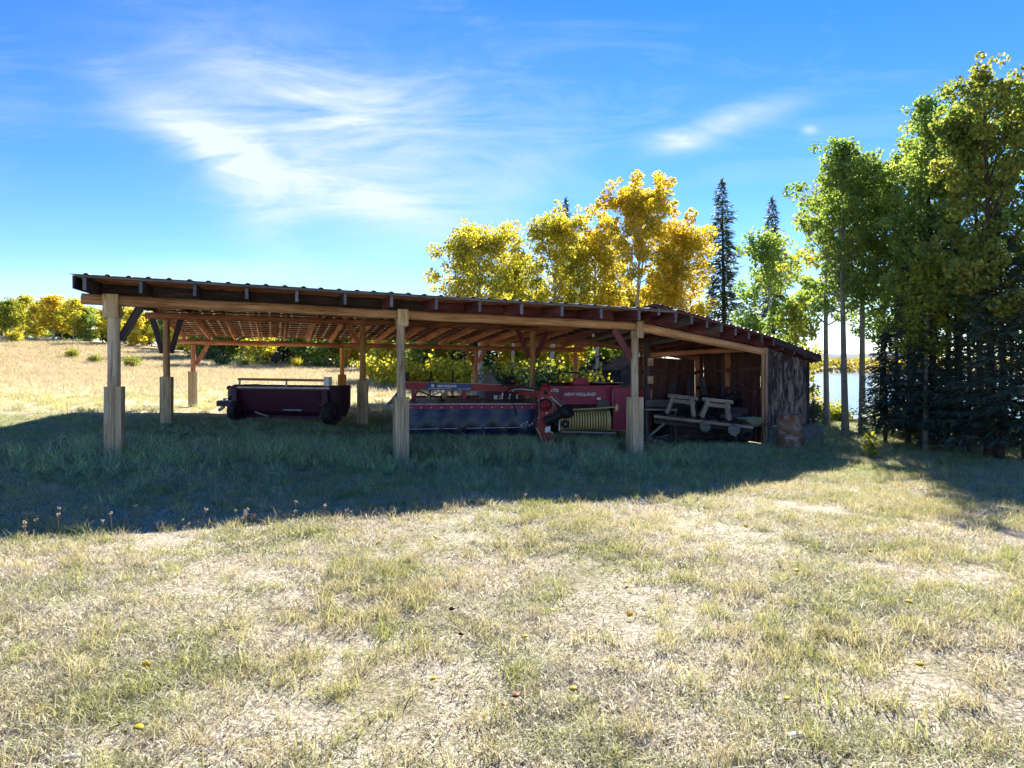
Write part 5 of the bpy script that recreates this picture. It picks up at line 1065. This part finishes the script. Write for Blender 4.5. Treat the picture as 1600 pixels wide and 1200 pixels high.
def do_grass():
    rng = np.random.default_rng(12)
    short = [tuft('dry_tuft', 10+i, 48, .13, .012, .048, .0052, (.6, 2.4), mg_dry) for i in range(6)]
    x, y = wedge(rng, 30000, 2.3, 19, .62); k = front_dist(x, y) < -.6+rng.uniform(-1, 1, len(x)); k &= rng.uniform(0, 1, len(x)) < .72+.45*pnoise(x, y, 1.3, 3); x, y = x[k], y[k]
    scatter('short_dry_grass', pts(x, y), rng.uniform(.7, 1.5, len(x))*(1+.5*np.maximum(0, pnoise(x, y, 1.7, 8))), short, 1)
    mid = [tuft('grass_tuft', 30+i, 34, .09, .05, .15, .0045, (.25, 1.0), mg_mid) for i in range(6)]
    x, y = wedge(rng, 26000, 2.6, 22, .75); fd = front_dist(x, y); pr = .20+1.1*np.maximum(0, pnoise(x, y, 1.0, 5)-.12)+.55*np.exp(-((fd+4.6)/1.8)**2)+.35*sm(5, 9, x)+.22*sm(.5, 3, x)*(y < 6.5)
    k = (rng.uniform(0, 1, len(x)) < pr*.75) & (fd < .5); x, y = x[k], y[k]
    scatter('grass_patches', pts(x, y), rng.uniform(.5, 1.3, len(x)), mid, 2)
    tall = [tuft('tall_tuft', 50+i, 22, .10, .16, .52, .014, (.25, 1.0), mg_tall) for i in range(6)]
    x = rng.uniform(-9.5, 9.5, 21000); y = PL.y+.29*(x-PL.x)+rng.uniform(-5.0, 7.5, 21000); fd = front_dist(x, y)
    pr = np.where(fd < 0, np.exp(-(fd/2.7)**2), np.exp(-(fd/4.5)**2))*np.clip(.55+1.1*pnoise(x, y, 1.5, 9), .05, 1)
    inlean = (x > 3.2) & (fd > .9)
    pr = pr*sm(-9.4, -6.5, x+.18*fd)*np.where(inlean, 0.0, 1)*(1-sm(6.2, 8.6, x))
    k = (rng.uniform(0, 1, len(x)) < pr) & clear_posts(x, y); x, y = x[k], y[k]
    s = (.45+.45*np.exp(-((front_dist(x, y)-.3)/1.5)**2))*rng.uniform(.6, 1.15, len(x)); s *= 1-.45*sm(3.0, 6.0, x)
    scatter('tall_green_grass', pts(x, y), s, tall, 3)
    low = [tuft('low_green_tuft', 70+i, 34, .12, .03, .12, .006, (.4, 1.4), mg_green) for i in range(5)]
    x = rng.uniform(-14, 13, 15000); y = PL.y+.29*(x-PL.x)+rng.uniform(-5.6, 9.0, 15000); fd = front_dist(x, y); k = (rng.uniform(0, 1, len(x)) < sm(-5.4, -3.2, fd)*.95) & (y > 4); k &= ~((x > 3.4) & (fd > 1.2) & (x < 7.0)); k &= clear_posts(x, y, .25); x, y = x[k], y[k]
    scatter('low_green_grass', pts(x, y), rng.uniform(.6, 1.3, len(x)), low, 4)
    fld = [tuft('field_tuft', 90+i, 30, .30, .08, .30, .014, (.3, 1.0), mg_field) for i in range(5)]
    lime = [tuft('lime_tuft', 110+i, 30, .16, .08, .26, .010, (.3, 1.0), mg_lime) for i in range(4)]
    x, y = wedge(rng, 9000, 18, 46, .9, 1.0); fd = front_dist(x, y); k = (x < 4) & (fd > 9) & (rng.uniform(0, 1, len(x)) < .75*(1-sm(14, 30, fd))); x, y = x[k], y[k]
    scatter('lime_grass', pts(x, y), rng.uniform(.6, 1.3, len(x)), lime, 6)
    x, y = wedge(rng, 30000, 18, 105, .8, 1.05); k = (x < 2+.05*y) & (front_dist(x, y) > 9+rng.uniform(-2, 6, len(x))) & (y > 26+rng.uniform(0, 26, len(x))); x, y = x[k], y[k]
    scatter('field_grass', pts(x, y), rng.uniform(.5, 1.2, len(x))*(1+y/90), fld, 5)
do_grass()
# dry umbel stalks along the shadow edge
def stalk(seed):
    rs = random.Random(seed); mb = MB(); h = rs.uniform(.14, .30); lx, ly = rs.uniform(-.06, .06), rs.uniform(-.06, .06)
    mb.tube([(0, 0, 0), (lx*.4, ly*.4, h*.6), (lx, ly, h)], [.003, .0025, .0015], 5)
    hd = MB(); tips = []
    for k in range(7):
        a = k*.9+rs.random(); r = rs.uniform(.008, .028); tips.append((lx+math.cos(a)*r, ly+math.sin(a)*r, h+rs.uniform(.02, .05)))
    for tx, ty, tz in tips:
        mb.tube([(lx, ly, h-.02), (tx, ty, tz)], .0018, 4); hd.lathe([(0, 0), (.008, .001), (.009, .006), (.004, .010), (0, .010)], (tx, ty, tz), (0, 0, 1), 6)
    return mb, hd
m_stalk = flat('dry_stalk', (0.30, 0.19, 0.10)); m_head = flat('dry_umbel', (0.66, 0.54, 0.44)); m_rhead = flat('rusty_umbel', (0.28, 0.10, 0.05))
SK = []
for i in range(4):
    a, b = stalk(800+i); SK.append((a.mesh('stem'), b.mesh('flower_head')))
rs = random.Random(9)
for i in range(44):
    px = rs.uniform(30, 640) if i < 34 else rs.uniform(620, 1150); x = None
    d = 7.25+.0011*px+rs.uniform(-.25, .45); X = (px-800)/F*d; a, b = SK[i % 4]
    t = thing('dry_weed', 'dry umbel weed standing along the edge of the shed shadow', 'weed', (X, d, gz(X, d)), rs.uniform(0, 6), 'dry weeds along the shadow edge'); sc = rs.uniform(.45, .9); t.scale = (sc,)*3
    for nm, me, m in (('stem', a, m_stalk), ('flower_head', b, m_head)):
        if not me.materials: me.materials.append(m)
        o = link(bpy.data.objects.new(nm, me)); o.parent = t
        if i == 11 and nm == 'flower_head': o.material_slots[0].link = 'OBJECT'; o.material_slots[0].material = m_rhead
# fallen leaves and stones
def leaf_mesh():
    mb = MB(); n = 10; vs = [(0, 0, .004)]+[(.024*math.cos(2*math.pi*k/n)*(1.25 if k == 0 else 1), .021*math.sin(2*math.pi*k/n), .002+.006*abs(math.sin(2*math.pi*k/n))) for k in range(n)]
    mb.add(vs+[(x, y, z-.0015) for x, y, z in vs], [(0, 1+k, 1+(k+1) % n) for k in range(n)]+[(n+1, n+2+(k+1) % n, n+2+k) for k in range(n)]+[(1+k, n+2+k, n+2+(k+1) % n, 1+(k+1) % n) for k in range(n)], None, True); mb.tube([(.028, 0, .004), (.06, .008, .008)], .0012, 4); return mb.mesh('fallen_leaf')
LM = leaf_mesh(); lm_y = leafmat('fallen_leaf_yellow', [(0, (.66, .54, .03)), (1, (.78, .62, .05))], .5); lm_r = leafmat('fallen_leaf_red', [(0, (.28, .05, .03)), (1, (.40, .10, .05))], .3); lm_b = leafmat('fallen_leaf_brown', [(0, (.10, .05, .03)), (1, (.2, .1, .05))], .2); LM.materials.append(lm_y)
spots = [(485, 925, 0), (228, 1060, 0), (216, 1162, 0), (863, 960, 0), (984, 963, 0), (1337, 1000, 0), (676, 1066, 0), (896, 1088, 0), (1245, 905, 0), (979, 913, 0), (985, 920, 0), (1240, 890, 0), (1165, 826, 0), (1436, 1050, 0), (1230, 1105, 0), (1251, 826, 0), (590, 860, 0), (110, 850, 0), (225, 845, 0), (680, 845, 0), (1010, 880, 0), (1360, 868, 0), (820, 1005, 0), (720, 1000, 1), (806, 1095, 1), (788, 1108, 1), (706, 962, 2), (1215, 888, 0), (540, 842, 0), (1420, 960, 0)]
for px, py, k in spots:
    d = 1.75*F/(py-573); X = (px-800)/F*d; o = link(bpy.data.objects.new('fallen_leaf', LM)); o.location = (X, d, gz(X, d)+.05); o.rotation_euler = (rs.uniform(.1, .8), rs.uniform(-.4, .4), rs.uniform(-.8, .8)); s_ = rs.uniform(.65, 1.05); o.scale = (s_,)*3
    if k: o.material_slots[0].link = 'OBJECT'; o.material_slots[0].material = (lm_r, lm_b)[k-1]
    tag(o, ('yellow aspen leaf fallen on the dry grass', 'reddish fallen leaf lying on the dry grass', 'dark brown fallen leaf lying on the dry grass')[k], 'leaf', ('yellow leaves on the grass', 'red leaves on the grass', 'brown leaves on the grass')[k])
def stone(px, py, r, label, flatn=.5):
    d = 1.75*F/(py-573); X = (px-800)/F*d; rng = random.Random(px); mb = MB(); prof = [(0, -.3), (.8, -.2), (1, .15), (.85, .5), (.5, .75), (0, .85)]; n = 12; vs = []
    for rad, z in prof:
        for k in range(n):
            a = 2*math.pi*k/n; q = r*rad*(1+.22*math.sin(a*2+1)+rng.uniform(-.08, .08)); vs.append((X+q*math.cos(a), d+q*.8*math.sin(a), gz(X, d)+z*r*flatn))
    mb.add(vs, [(j*n+k, j*n+(k+1) % n, (j+1)*n+(k+1) % n, (j+1)*n+k) for j in range(len(prof)-1) for k in range(n)], None, False)
    solo('stone', mb, m_rock, label, 'stone', None, (X, d, gz(X, d)))
stone(1243, 1152, .045, 'pale fist-sized stone in the grass at the bottom of the picture'); stone(112, 1192, .03, 'small pale stone at the bottom left of the grass'); stone(984, 982, .028, 'small pale stone in the grass near the centre')
